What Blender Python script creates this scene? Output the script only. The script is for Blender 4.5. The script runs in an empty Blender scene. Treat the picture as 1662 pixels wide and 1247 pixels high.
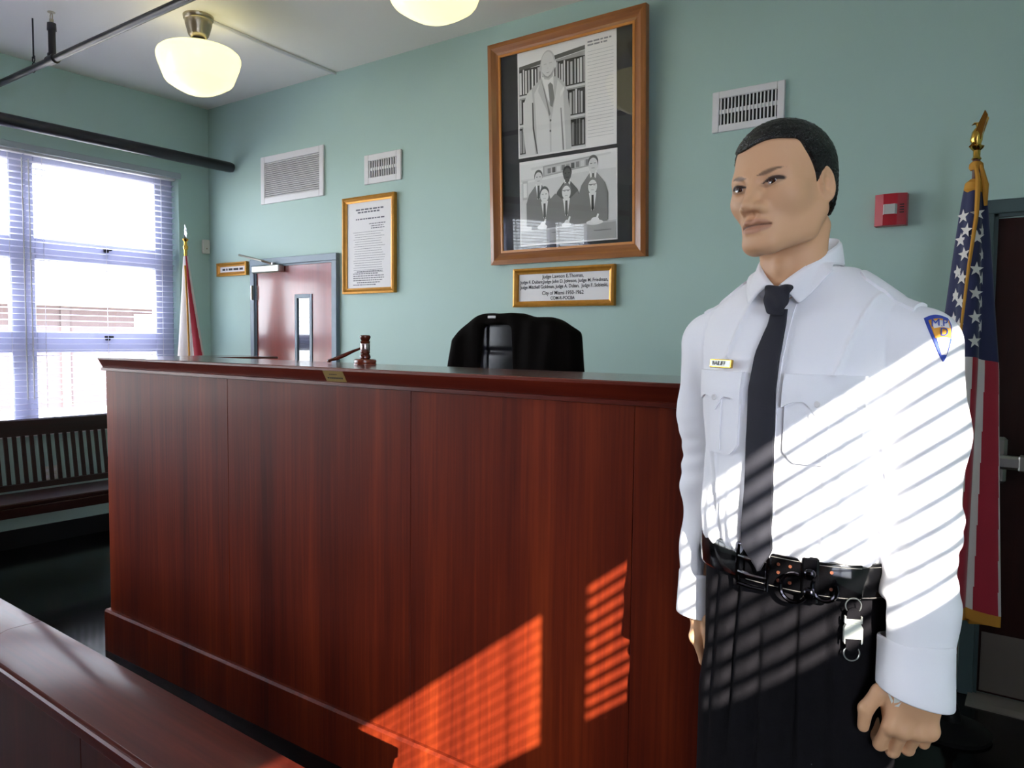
import bpy, math, random
import numpy as np
from mathutils import Vector, Matrix
from mathutils.bvhtree import BVHTree

scene = bpy.context.scene
COL = scene.collection
PI = math.pi
rnd = random.Random(7)

# ------------------------------------------------------------------ camera
F_PX = 1235.8
YAW, PITCH, ROLL = (math.radians(a) for a in (54.08, 3.409, 0.604))
EYE = Vector((0, 0, 1.6))
fwd = Vector((-math.cos(YAW) * math.cos(PITCH), math.sin(YAW) * math.cos(PITCH), -math.sin(PITCH)))
rgt = fwd.cross(Vector((0, 0, 1))).normalized()
upv = rgt.cross(fwd)
cA = math.cos(ROLL) * rgt + math.sin(ROLL) * upv
cB = -math.sin(ROLL) * rgt + math.cos(ROLL) * upv
cam = bpy.data.cameras.new('camera')
cam_o = bpy.data.objects.new('camera', cam)
COL.objects.link(cam_o)
cam_o.matrix_world = Matrix(((cA.x, cB.x, -fwd.x, EYE.x), (cA.y, cB.y, -fwd.y, EYE.y), (cA.z, cB.z, -fwd.z, EYE.z), (0, 0, 0, 1)))
cam.sensor_width = 36.0
cam.lens = 36.0 * F_PX / 1662.0
cam.clip_start = 0.02
scene.camera = cam_o

# ------------------------------------------------------------------ sky, sun, exposure
scene.view_settings.view_transform = 'Standard'
scene.view_settings.look = 'None'
scene.view_settings.gamma = 1.0
scene.view_settings.use_curve_mapping = False
scene.view_settings.exposure = 0.6
SKY = 9.0
SUN = 15.0
w = bpy.data.worlds.new('sky')
scene.world = w
w.use_nodes = True
bg = w.node_tree.nodes['Background']
bg.inputs[0].default_value = (0.86, 0.93, 1.0, 1)
bg.inputs[1].default_value = SKY
SUN_DIR = Vector((-0.75, 1.0, -0.5775)).normalized()
sl = bpy.data.lights.new('sun', 'SUN')
sl.energy = SUN
sl.angle = math.radians(0.24)
sl.color = (1.0, 0.93, 0.82)
so = bpy.data.objects.new('sun', sl)
so.rotation_euler = SUN_DIR.to_track_quat('-Z', 'Y').to_euler()
so.location = (8, -10, 9)
COL.objects.link(so)

# room numbers
XL, XR, YB, YF, ZC = -6.282, 1.48, 4.0, -4.3, 3.611


def portal(name, loc, rot, sx, sy):
    l = bpy.data.lights.new(name, 'AREA')
    l.shape = 'RECTANGLE'
    l.size, l.size_y = sx, sy
    l.cycles.is_portal = True
    o = bpy.data.objects.new(name, l)
    o.location, o.rotation_euler = loc, rot
    COL.objects.link(o)


portal('portal_left', (XL - 0.3, 0.27, 1.92), (0, -PI / 2, 0), 2.2, 6.95)
portal('portal_right', (XR + 0.2, -1.9, 1.92), (0, PI / 2, 0), 2.2, 2.9)


# ------------------------------------------------------------------ materials
def S(r, g, b):
    f = lambda c: (c / 255 / 12.92) if c / 255 <= 0.04045 else ((c / 255 + 0.055) / 1.055) ** 2.4
    return (f(r), f(g), f(b), 1)


MATS = {}


def mat(name, col, rough=0.5, metal=0.0, spec=0.5, coat=0.0, noise=0.0, nscale=20.0, bump=0.0, bscale=200.0, sheen=0.0, bdist=0.002, emit=None, estr=0.0):
    if name in MATS:
        return MATS[name]
    m = bpy.data.materials.new(name)
    m.use_nodes = True
    nt = m.node_tree
    b = nt.nodes['Principled BSDF']
    b.inputs['Base Color'].default_value = col
    b.inputs['Roughness'].default_value = rough
    b.inputs['Metallic'].default_value = metal
    b.inputs['Specular IOR Level'].default_value = spec
    b.inputs['Coat Weight'].default_value = coat
    b.inputs['Coat Roughness'].default_value = 0.08
    b.inputs['Sheen Weight'].default_value = sheen
    if emit:
        b.inputs['Emission Color'].default_value = emit
        b.inputs['Emission Strength'].default_value = estr
    tc = None
    if noise or bump:
        tc = nt.nodes.new('ShaderNodeTexCoord')
    if noise:
        n = nt.nodes.new('ShaderNodeTexNoise')
        n.inputs['Scale'].default_value = nscale
        n.inputs['Detail'].default_value = 4
        nt.links.new(tc.outputs['Object'], n.inputs['Vector'])
        mx = nt.nodes.new('ShaderNodeMix')
        mx.data_type = 'RGBA'
        mx.inputs[6].default_value = tuple(c * (1 - noise) for c in col[:3]) + (1,)
        mx.inputs[7].default_value = tuple(min(1, c * (1 + noise)) for c in col[:3]) + (1,)
        nt.links.new(n.outputs['Fac'], mx.inputs[0])
        nt.links.new(mx.outputs[2], b.inputs['Base Color'])
    if bump:
        n2 = nt.nodes.new('ShaderNodeTexNoise')
        n2.inputs['Scale'].default_value = bscale
        n2.inputs['Detail'].default_value = 2
        nt.links.new(tc.outputs['Object'], n2.inputs['Vector'])
        bp = nt.nodes.new('ShaderNodeBump')
        bp.inputs['Strength'].default_value = bump
        bp.inputs['Distance'].default_value = bdist
        nt.links.new(n2.outputs['Fac'], bp.inputs['Height'])
        nt.links.new(bp.outputs['Normal'], b.inputs['Normal'])
    MATS[name] = m
    return m


def wood(name, dark, mid, light, axis='Z', rough=0.3, coat=0.35, scale=1.0, spec=0.5):
    if name in MATS:
        return MATS[name]
    m = bpy.data.materials.new(name)
    m.use_nodes = True
    nt = m.node_tree
    b = nt.nodes['Principled BSDF']
    tc = nt.nodes.new('ShaderNodeTexCoord')
    mp = nt.nodes.new('ShaderNodeMapping')
    s = {'X': (0.5, 9, 9), 'Y': (9, 0.5, 9), 'Z': (9, 9, 0.5)}[axis]
    mp.inputs['Scale'].default_value = tuple(v * scale for v in s)
    nt.links.new(tc.outputs['Object'], mp.inputs['Vector'])
    n1 = nt.nodes.new('ShaderNodeTexNoise')
    n1.inputs['Scale'].default_value = 1.0
    n1.inputs['Detail'].default_value = 6
    n1.inputs['Roughness'].default_value = 0.62
    nt.links.new(mp.outputs[0], n1.inputs['Vector'])
    mp2 = nt.nodes.new('ShaderNodeMapping')
    s2 = {'X': (2, 90, 90), 'Y': (90, 2, 90), 'Z': (90, 90, 2)}[axis]
    mp2.inputs['Scale'].default_value = s2
    nt.links.new(tc.outputs['Object'], mp2.inputs['Vector'])
    n2 = nt.nodes.new('ShaderNodeTexNoise')
    n2.inputs['Scale'].default_value = 1.0
    n2.inputs['Detail'].default_value = 3
    nt.links.new(mp2.outputs[0], n2.inputs['Vector'])
    ad = nt.nodes.new('ShaderNodeMath')
    ad.operation = 'MULTIPLY_ADD'
    ad.inputs[1].default_value = 0.3
    nt.links.new(n2.outputs['Fac'], ad.inputs[0])
    sb = nt.nodes.new('ShaderNodeMath')
    sb.operation = 'SUBTRACT'
    sb.inputs[1].default_value = 0.15
    nt.links.new(n1.outputs['Fac'], sb.inputs[0])
    nt.links.new(sb.outputs[0], ad.inputs[2])
    cr = nt.nodes.new('ShaderNodeValToRGB')
    e = cr.color_ramp.elements
    e[0].position, e[0].color = 0.3, dark
    e[1].position, e[1].color = 0.72, light
    k = e.new(0.5)
    k.color = mid
    nt.links.new(ad.outputs[0], cr.inputs[0])
    nt.links.new(cr.outputs[0], b.inputs['Base Color'])
    b.inputs['Roughness'].default_value = rough
    b.inputs['Coat Weight'].default_value = coat
    b.inputs['Coat Roughness'].default_value = 0.12
    b.inputs['Specular IOR Level'].default_value = spec
    MATS[name] = m
    return m


def glassy(name, fac=0.06, rough=0.0, tint=(1, 1, 1, 1)):
    m = bpy.data.materials.new(name)
    m.use_nodes = True
    nt = m.node_tree
    nt.nodes.remove(nt.nodes['Principled BSDF'])
    out = nt.nodes['Material Output']
    tr = nt.nodes.new('ShaderNodeBsdfTransparent')
    tr.inputs[0].default_value = tint
    gl = nt.nodes.new('ShaderNodeBsdfGlossy')
    gl.inputs['Roughness'].default_value = rough
    fr = nt.nodes.new('ShaderNodeFresnel')
    fr.inputs[0].default_value = 1.5
    mx = nt.nodes.new('ShaderNodeMixShader')
    ge = nt.nodes.new('ShaderNodeNewGeometry')
    mu = nt.nodes.new('ShaderNodeMath')
    mu.operation = 'SUBTRACT'
    mu.use_clamp = True
    nt.links.new(fr.outputs[0], mu.inputs[0])
    nt.links.new(ge.outputs['Backfacing'], mu.inputs[1])
    nt.links.new(mu.outputs[0], mx.inputs[0])
    nt.links.new(tr.outputs[0], mx.inputs[1])
    nt.links.new(gl.outputs[0], mx.inputs[2])
    nt.links.new(mx.outputs[0], out.inputs[0])
    MATS[name] = m
    return m


def translucent(name, col, fac=0.35):
    m = bpy.data.materials.new(name)
    m.use_nodes = True
    nt = m.node_tree
    b = nt.nodes['Principled BSDF']
    b.inputs['Base Color'].default_value = col
    b.inputs['Roughness'].default_value = 0.45
    out = nt.nodes['Material Output']
    tr = nt.nodes.new('ShaderNodeBsdfTranslucent')
    tr.inputs[0].default_value = col
    mx = nt.nodes.new('ShaderNodeMixShader')
    mx.inputs[0].default_value = fac
    nt.links.new(b.outputs[0], mx.inputs[1])
    nt.links.new(tr.outputs[0], mx.inputs[2])
    nt.links.new(mx.outputs[0], out.inputs[0])
    MATS[name] = m
    return m


wall_m = mat('teal_wall_paint', S(174, 202, 193), 0.55, noise=0.03, nscale=2.0, bump=0.12, bscale=140)
wall_low_m = wall_m
ceil_m = mat('ceiling_paint', S(244, 241, 232), 0.8, noise=0.02, nscale=1.5, bump=0.08, bscale=90)
floor_m = mat('dark_floor', S(12, 12, 13), 0.13, spec=.18, noise=0.4, nscale=3, bump=0.05, bscale=60)
bench_m = wood('cherry_veneer', S(72, 18, 8), S(104, 33, 13), S(138, 52, 20), 'Z', 0.5, 0.04, 0.55, spec=0.16)
benchx_m = wood('cherry_rail', S(72, 20, 12), S(90, 26, 14), S(108, 36, 18), 'X', 0.4, 0.1, spec=.25)
rail_m = wood('worn_cherry_cap', S(70, 22, 13), S(86, 29, 17), S(104, 38, 22), 'X', 0.55, 0.3, spec=.05)
pew_m = wood('dark_pew_wood', S(32, 13, 10), S(40, 16, 12), S(50, 21, 15), 'Y', 0.4, 0.12, spec=.25)
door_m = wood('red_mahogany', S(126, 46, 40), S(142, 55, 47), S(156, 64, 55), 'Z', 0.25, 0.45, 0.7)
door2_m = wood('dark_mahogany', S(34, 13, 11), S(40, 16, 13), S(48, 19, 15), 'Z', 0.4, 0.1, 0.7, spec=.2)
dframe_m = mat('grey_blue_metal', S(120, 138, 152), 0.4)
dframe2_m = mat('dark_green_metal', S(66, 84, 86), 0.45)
white_m = mat('white_enamel', S(228, 226, 226), 0.4)
alu_m = mat('window_aluminium', S(190, 192, 214), 0.4)
slat_m = translucent('blind_slat', S(240, 240, 250), 0.8)
black_m = mat('black_pipe_paint', S(24, 21, 30), 0.35)
steel_m = mat('satin_steel', S(190, 188, 182), 0.3, 1.0)
brass_m = mat('antique_nickel', S(178, 166, 142), 0.32, 1.0)
gold_m = mat('gilt_frame', S(196, 138, 52), 0.35, 0.45, noise=0.25, nscale=30)
goldmetal_m = mat('polished_brass', S(212, 170, 82), 0.22, 1.0)
oak_m = wood('brown_frame_wood', S(134, 78, 32), S(156, 95, 42), S(176, 112, 54), 'Z', 0.35, 0.3, 2.0)
oakl_m = mat('frame_inner_lip', S(206, 134, 58), 0.35)
paper_m = mat('white_paper', S(238, 236, 236), 0.7)
ink_m = mat('grey_ink', S(110, 110, 118), 0.8)
inkd_m = mat('black_ink', S(58, 58, 62), 0.8)
board_m = mat('black_mat_board', S(30, 31, 30), 0.7)
pane_m = glassy('window_glass')
picglass_m = glassy('picture_glass')
redpl_m = mat('red_plastic', S(178, 28, 44), 0.35)
plastic_m = mat('ivory_plastic', S(214, 212, 200), 0.45)
dark_m = mat('dark_recess', S(30, 30, 30), 0.8)
blk_leather = mat('black_leather', S(24, 26, 31), 0.3, bump=0.15, bscale=300)
robe_m = mat('black_robe_cloth', S(17, 13, 12), 0.95, spec=0.1)
redmat_m = mat('red_mat', S(120, 14, 28), 0.9)

# ------------------------------------------------------------------ mesh helpers


class MB:
    def __init__(self):
        self.v, self.f, self.mi = [], [], []
        self.cur = 0

    def add(self, vs, fs):
        o = len(self.v)
        self.v += [tuple(v) for v in vs]
        for f in fs:
            self.f.append(tuple(i + o for i in f))
            self.mi.append(self.cur)
        return self

    def box(self, x0, x1, y0, y1, z0, z1, rot=None, ctr=None):
        vs = [(x, y, z) for z in (z0, z1) for y in (y0, y1) for x in (x0, x1)]
        if rot is not None:
            c = Vector(ctr if ctr else ((x0 + x1) / 2, (y0 + y1) / 2, (z0 + z1) / 2))
            vs = [tuple(rot @ (Vector(v) - c) + c) for v in vs]
        return self.add(vs, [(0, 2, 3, 1), (4, 5, 7, 6), (0, 1, 5, 4), (2, 6, 7, 3), (0, 4, 6, 2), (1, 3, 7, 5)])

    def bbox(self, x0, x1, y0, y1, z0, z1, r=0.004):
        """box with chamfered edges on all sides"""
        xs, ys, zs = (x0, x1), (y0, y1), (z0, z1)
        r = min(r, (x1 - x0) / 2.01, (y1 - y0) / 2.01, (z1 - z0) / 2.01)
        vs, idx = [], {}
        for i in (0, 1):
            for j in (0, 1):
                for k in (0, 1):
                    sx, sy, sz = (1 - 2 * i), (1 - 2 * j), (1 - 2 * k)
                    for a in range(3):
                        idx[(i, j, k, a)] = len(vs)
                        vs.append((xs[i] + sx * r * (a != 0), ys[j] + sy * r * (a != 1), zs[k] + sz * r * (a != 2)))
        fs = []
        g = lambda i, j, k, a: idx[(i, j, k, a)]
        for i in (0, 1):
            fs.append((g(i, 0, 0, 0), g(i, 0, 1, 0), g(i, 1, 1, 0), g(i, 1, 0, 0))[::(1 if i == 0 else -1)])
            fs.append((g(0, i, 0, 1), g(1, i, 0, 1), g(1, i, 1, 1), g(0, i, 1, 1))[::(1 if i == 0 else -1)])
            fs.append((g(0, 0, i, 2), g(0, 1, i, 2), g(1, 1, i, 2), g(1, 0, i, 2))[::(1 if i == 0 else -1)])
        for p in (0, 1):
            for q in (0, 1):
                fs.append((g(p, q, 0, 0), g(p, q, 0, 1), g(p, q, 1, 1), g(p, q, 1, 0)))
                fs.append((g(p, 0, q, 0), g(p, 0, q, 2), g(p, 1, q, 2), g(p, 1, q, 0)))
                fs.append((g(0, p, q, 1), g(0, p, q, 2), g(1, p, q, 2), g(1, p, q, 1)))
        for i in (0, 1):
            for j in (0, 1):
                for k in (0, 1):
                    fs.append((g(i, j, k, 0), g(i, j, k, 1), g(i, j, k, 2)))
        return self.add(vs, fs)

    def prism(self, poly, axis, a0, a1):
        """poly of 2D points extruded along axis ('x': (y,z), 'y': (x,z), 'z': (x,y))"""
        def mk(p, a):
            return {'x': (a, p[0], p[1]), 'y': (p[0], a, p[1]), 'z': (p[0], p[1], a)}[axis]
        n = len(poly)
        vs = [mk(p, a0) for p in poly] + [mk(p, a1) for p in poly]
        fs = [tuple(range(n)), tuple(range(2 * n - 1, n - 1, -1))]
        fs += [(i, i + n, (i + 1) % n + n, (i + 1) % n) for i in range(n)]
        return self.add(vs, fs)

    def tube(self, pts, rad, n=12, caps=True, flat=None):
        pts = [Vector(p) for p in pts]
        rs = rad if isinstance(rad, (list, tuple)) else [rad] * len(pts)
        vs, fs = [], []
        ref = None
        for i, p in enumerate(pts):
            d = (pts[min(i + 1, len(pts) - 1)] - pts[max(i - 1, 0)]).normalized()
            if ref is None:
                ref = Vector((0, 0, 1)) if abs(d.z) < 0.9 else Vector((1, 0, 0))
            u = (ref - d * ref.dot(d)).normalized()
            v = d.cross(u)
            ref = u
            for k in range(n):
                a = 2 * PI * k / n
                vs.append(tuple(p + rs[i] * (math.cos(a) * u + math.sin(a) * v * (flat or 1))))
        for i in range(len(pts) - 1):
            for k in range(n):
                fs.append((i * n + k, i * n + (k + 1) % n, (i + 1) * n + (k + 1) % n, (i + 1) * n + k))
        if caps:
            fs.append(tuple(range(n))[::-1])
            fs.append(tuple(range((len(pts) - 1) * n, len(pts) * n)))
        return self.add(vs, fs)

    def lathe(self, prof, c=(0, 0, 0), n=32, caps=True):
        """prof list of (r,z) bottom to top"""
        vs, fs = [], []
        for r, z in prof:
            for k in range(n):
                a = 2 * PI * k / n
                vs.append((c[0] + r * math.cos(a), c[1] + r * math.sin(a), c[2] + z))
        for i in range(len(prof) - 1):
            for k in range(n):
                fs.append((i * n + k, i * n + (k + 1) % n, (i + 1) * n + (k + 1) % n, (i + 1) * n + k))
        if caps:
            fs.append(tuple(range(n))[::-1])
            fs.append(tuple(range((len(prof) - 1) * n, len(prof) * n)))
        return self.add(vs, fs)

    def grid(self, P, closed_u=False):
        """P[i][j] grid of points"""
        n, m = len(P), len(P[0])
        vs = [p for row in P for p in row]
        fs = []
        for i in range(n - 1 + (1 if closed_u else 0)):
            for j in range(m - 1):
                i2 = (i + 1) % n
                fs.append((i * m + j, i2 * m + j, i2 * m + j + 1, i * m + j + 1))
        return self.add(vs, fs)

    def build(self, name, mats, parent=None, loc=(0, 0, 0), rz=0.0, smooth=False):
        me = bpy.data.meshes.new(name)
        me.from_pydata(self.v, [], self.f)
        if not isinstance(mats, (list, tuple)):
            mats = [mats]
        for m in mats:
            me.materials.append(m)
        if len(mats) > 1:
            me.polygons.foreach_set('material_index', self.mi)
        if smooth:
            me.polygons.foreach_set('use_smooth', [True] * len(me.polygons))
            if smooth != 'all':
                me.update()
                try:
                    me.set_sharp_from_angle(angle=math.radians(40))
                except Exception:
                    pass
        me.update()
        o = bpy.data.objects.new(name, me)
        COL.objects.link(o)
        o.parent = parent
        o.location = loc
        o.rotation_euler = (0, 0, rz)
        return o


def tag(o, label, cat, group=None):
    o['label'] = label
    o['category'] = cat
    if group:
        o['group'] = group
    return o


def struct(o, label=None):
    o['kind'] = 'structure'
    if label:
        o['label'] = label
    return o


def thing(name, label, cat, loc=(0, 0, 0), rz=0.0, group=None):
    o = bpy.data.objects.new(name, None)
    o.empty_display_size = 0.1
    COL.objects.link(o)
    o.location = loc
    o.rotation_euler = (0, 0, rz)
    return tag(o, label, cat, group)


def copy_of(o, parent, loc):
    c = o.copy()
    COL.objects.link(c)
    c.parent = parent
    c.location = loc
    return c


def solidify(o, t, off=0.0):
    m = o.modifiers.new('thickness', 'SOLIDIFY')
    m.thickness = t
    m.offset = off
    return o


def text(name, body, size, m, parent, loc, rot, width=None, align='CENTER', bold=False):
    c = bpy.data.curves.new(name, 'FONT')
    c.body = body
    c.size = size
    c.align_x = align
    c.align_y = 'CENTER'
    c.extrude = 0.0002
    if bold:
        c.offset = 0.0004
    tmp = bpy.data.objects.new(name, c)
    COL.objects.link(tmp)
    dg = bpy.context.evaluated_depsgraph_get()
    me = bpy.data.meshes.new_from_object(tmp.evaluated_get(dg))
    bpy.data.objects.remove(tmp)
    me.materials.clear()
    me.materials.append(m)
    if width:
        xs_ = [v.co.x for v in me.vertices]
        k_ = width / (max(xs_) - min(xs_))
        for v in me.vertices:
            v.co.x *= k_
    o = bpy.data.objects.new(name, me)
    COL.objects.link(o)
    o.parent = parent
    o.location = loc
    o.rotation_euler = rot
    o['kind'] = 'stuff'
    return o

# ================================================================== THE SETTING
def neg(o):
    return tuple(-c for c in o.location)


m = MB(); m.box(XL - 0.25, XR + 0.2, YF - 0.15, YB + 0.15, -0.1, 0.0)
struct(m.build('floor', floor_m), 'dark glossy floor')
m = MB(); m.box(XL - 0.25, XR + 0.2, YF - 0.15, YB + 0.15, ZC, ZC + 0.12)
struct(m.build('ceiling', ceil_m), 'pale grey painted ceiling')
m = MB(); m.box(XL - 0.25, XR + 0.2, YB, YB + 0.15, 0, ZC)
struct(m.build('wall_back', wall_m), 'teal painted wall behind the judge bench')
m = MB(); m.box(XL - 0.25, XR + 0.2, YF - 0.15, YF, 0, ZC)
struct(m.build('wall_front', mat('bounce_cutting_brown', S(96, 66, 50), .5, noise=.15, nscale=4)))  # unseen wall; its brown is made up to cut light bounced onto the bench
WZ0, WZ1 = 0.86, 2.98
WY0, WY1 = -3.16, 3.71
m = MB()
m.box(XL - 0.25, XL, YF, YB, 0, WZ0); m.box(XL - 0.25, XL, YF, YB, WZ1, ZC)
m.box(XL - 0.25, XL, YF, WY0, WZ0, WZ1); m.box(XL - 0.25, XL, WY1, YB, WZ0, WZ1)
struct(m.build('wall_left', wall_m), 'teal wall with the tall window row')
RY0, RY1 = -3.3, -0.45
m = MB()
m.box(XR, XR + 0.15, YF, YB, 0, WZ0); m.box(XR, XR + 0.15, YF, YB, WZ1, ZC)
m.box(XR, XR + 0.15, YF, RY0, WZ0, WZ1); m.box(XR, XR + 0.15, RY1, YB, WZ0, WZ1)
struct(m.build('wall_right', wall_m))
m = MB(); m.box(XL, XL + 0.015, YF, YB, 0, 0.14)
struct(m.build('baseboard_left', mat('black_vinyl_base', S(20, 20, 22), 0.4)))
m = MB(); m.box(XL, -0.34, YB - 0.015, YB, 0, 0.12)
struct(m.build('baseboard_back', MATS['black_vinyl_base']))


def window(name, xg, depth, ycols, zrows, y0, y1, room_side, label):
    """frame bars each a part, every pane a part; xg = plane of the glass"""
    root = bpy.data.objects.new(name, None); COL.objects.link(root)
    root.location = (xg, (y0 + y1) / 2, WZ0)
    struct(root, label)
    L = neg(root)
    xa, xb = xg - depth / 2, xg + depth / 2
    edges = [y0] + [v for c in ycols for v in c] + [y1]
    for i in range(0, len(edges), 2):
        m = MB(); m.bbox(xa, xb, edges[i], edges[i + 1], WZ0, WZ1, 0.006)
        m.build('mullion', alu_m, root, L)
    ze = [WZ0] + [v for r in zrows for v in r] + [WZ1]
    for c in ycols:
        for i in range(0, len(ze), 2):
            m = MB(); m.bbox(xa, xb, c[0], c[1], ze[i], ze[i + 1], 0.006)
            m.build('rail', alu_m, root, L)
        for r in zrows:
            m = MB(); m.box(xg - 0.003, xg + 0.003, c[0] - .004, c[1] + .004, r[0] - .004, r[1] + .004)
            m.build('pane', pane_m, root, L)
    return root


colsL = [(2.60 - 1.12 * k, 3.55 - 1.12 * k) for k in range(5, -1, -1)]
rowsL = [(0.95, 1.455), (1.62, 2.17), (2.33, 2.89)]
win1 = window('window_1', XL - 0.14, 0.07, colsL, rowsL, WY0, WY1, 1, 'row of tall aluminium windows over the wooden pew')
# small dark latches on the rails of the nearest column
for z in (2.315, 1.60):
    for yc in (3.14, 2.0):
        m = MB(); m.bbox(XL - 0.105, XL - 0.085, yc - .035, yc + .035, z - .03, z - .012, .004)
        m.bbox(XL - 0.105, XL - 0.07, yc - .03, yc + .0, z - .05, z - .028, .004)
        m.build('latch', dark_m, win1, neg(win1))
m = MB(); m.box(XL - 0.20, XL + 0.03, WY0, WY1, 0.83, 0.86)
m.build('sill', white_m, win1, neg(win1))
m = MB(); m.bbox(XL - 0.01, XL + 0.012, WY0 - .02, WY1 + .02, 2.95, 3.0, 0.003)
m.build('head_casing', mat('pale_casing', S(176, 186, 190), 0.45), win1, neg(win1))
colsR = [(-3.2, -1.82), (-1.63, -0.55)]
rowsR = [(0.95, 1.44), (1.6, 2.27), (2.505, 2.935)]
win2 = window('window_2', XR + 0.06, 0.03, colsR, rowsR, RY0, RY1, -1, 'windows in the wall right of the viewer')


def blind(y0, y1, z0, z1, x, pitch, tilt, label, width=0.05, group=None):
    root = thing('window_blind', label, 'blind', (x, (y0 + y1) / 2, z1), 0, group)
    Lx = neg(root)
    m = MB(); m.bbox(x - .03, x + .03, y0, y1, z1 - .04, z1, .004); m.build('head_rail', white_m, root, Lx)
    m = MB(); m.bbox(x - .025, x + .025, y0 + .005, y1 - .005, z0 - .012, z0 + .012, .005); m.build('bottom_rail', white_m, root, Lx)
    h = (y1 - y0) / 2 - .006
    ca, sa = math.cos(tilt), math.sin(tilt)
    mb = MB()
    vs = []
    for yy in (-h, h):
        for q, zz in ((-1, 0), (0, .0035), (1, 0)):
            vs.append((q * width / 2 * ca - zz * sa, yy, q * width / 2 * sa + zz * ca))
        for q, zz in ((1, -.0012), (0, .0023), (-1, -.0012)):
            vs.append((q * width / 2 * ca - zz * sa, yy, q * width / 2 * sa + zz * ca))
    mb.add(vs, [(0, 1, 7, 6), (1, 2, 8, 7), (2, 3, 9, 8), (3, 4, 10, 9), (4, 5, 11, 10), (5, 0, 6, 11), (0, 5, 4, 1), (1, 4, 3, 2), (6, 7, 10, 11), (7, 8, 9, 10)])
    n = int((z1 - .05 - z0) / pitch)
    first = None
    for i in range(n):
        zl = z0 + .03 + i * pitch - z1
        if first is None:
            first = mb.build('slat', slat_m, root, (0, 0, zl))
        else:
            copy_of(first, root, (0, 0, zl))
    for fy in (0.1, 0.5, 0.9):
        yy = y0 + (y1 - y0) * fy
        m = MB(); m.box(x - .0015, x + .0015, yy - .0015, yy + .0015, z0, z1 - .03)
        m.build('ladder_cord', white_m, root, Lx)
    return root


def blind_wand(root, y, x, z0, z1):
    m = MB(); m.tube([(x, y, z0), (x, y, z1)], .005, 8); m.build('tilt_wand', white_m, root, neg(root), smooth=True)


names = ['white slatted blind on the window column nearest the room corner', 'white slatted blind cut by the left edge of the photo']
for k in range(6):
    yb1 = 3.70 - 1.12 * k if k == 0 else 3.64 - 1.12 * k
    b_ = blind(3.635 - 1.12 * (k + 1) + .01, yb1, 0.90, 2.975, XL - 0.055, 0.0455, math.radians(4),
               (names + ['white slatted blind, ' + q + ' from the room corner' for q in ('third', 'fourth', 'fifth', 'sixth')])[k], 0.048, 'blinds along the window row')
    blind_wand(b_, yb1 - .03 if k else 2.535, XL - 0.02, 1.1, 2.9)
blind(-1.72, -0.47, 0.90, 2.96, XR - 0.012, 0.042, math.radians(21.0), 'white slatted blind right of the viewer, nearer the wall with the doors', 0.05)
blind(-3.28, -1.74, 0.90, 2.96, XR - 0.012, 0.042, math.radians(37.5), 'white slatted blind right of the viewer, behind the camera', 0.05)


def door(name, x0, x1, ztop, mpanel, mframe, label, fw=0.055):
    root = bpy.data.objects.new(name, None); COL.objects.link(root)
    root.location = ((x0 + x1) / 2, YB, 0)
    struct(root, label)
    L = neg(root)
    m = MB()
    for a, b in ((x0, x0 + fw), (x1 - fw, x1)):
        m2 = MB(); m2.bbox(a, b, YB - .035, YB + .02, 0, ztop - fw, .003); m2.build('jamb', mframe, root, L)
    m2 = MB(); m2.bbox(x0, x1, YB - .035, YB + .02, ztop - fw, ztop, .003); m2.build('head_jamb', mframe, root, L)
    m2 = MB()
    for a, b in ((x0 + fw, x0 + fw + .014), (x1 - fw - .014, x1 - fw)):
        m2.box(a, b, YB - .022, YB + .02, 0, ztop - fw)
    m2.box(x0 + fw, x1 - fw, YB - .022, YB + .02, ztop - fw - .014, ztop - fw)
    m2.build('door_stop', mframe, root, L)
    return root, L


d1, L1 = door('door_1', -5.64, -4.55, 2.245, door_m, dframe_m, 'red mahogany door with slit window left of the bench')
gx0, gx1, gz0, gz1 = -5.05, -4.875, 0.95, 1.92
m = MB()
px0, px1, pz1 = -5.58, -4.61, 2.185
m.box(px0, gx0, YB - .012, YB - .002, 0.01, pz1); m.box(gx1, px1, YB - .012, YB - .002, 0.01, pz1)
m.box(gx0, gx1, YB - .012, YB - .002, 0.01, gz0); m.box(gx0, gx1, YB - .012, YB - .002, gz1, pz1)
pan = m.build('door_leaf', door_m, d1, L1)
m = MB()
for a, b, c, d in ((gx0 - .02, gx0 + .012, gz0 - .02, gz1 + .02), (gx1 - .012, gx1 + .02, gz0 - .02, gz1 + .02), (gx0, gx1, gz1 - .012, gz1 + .02), (gx0, gx1, gz0 - .02, gz0 + .012)):
    m.bbox(a, b, YB - .02, YB - .002, c, d, .003)
m.build('glass_trim', dframe_m, d1, L1)
m = MB(); m.box(gx0, gx1, YB - .008, YB - .003, gz0, gz1)
m.build('glass', mat('door_glass', (.02, .025, .03, 1), 0.02, spec=1.0, coat=1.0), d1, L1)
m = MB(); m.bbox(-5.56, -5.2, YB - .075, YB - .012, 2.125, 2.185, .008)
cl = m.build('closer', steel_m, d1, L1)
m = MB(); m.tube([(-5.3, YB - .05, 2.19), (-5.35, YB - .12, 2.215), (-5.75, YB - .06, 2.29)], .009, 8); m.tube([(-5.3, YB - .05, 2.18), (-5.3, YB - .05, 2.205)], .018, 12)
m.build('closer_arm', steel_m, d1, L1)
for z in (1.965, 1.1, 0.3):
    m = MB(); m.tube([(-5.602, YB - .04, z - .06), (-5.602, YB - .04, z + .06)], .011, 10); m.box(-5.6, -5.565, YB - .018, YB - .011, z - .06, z + .06)
    m.build('hinge', steel_m, d1, L1)

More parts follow.
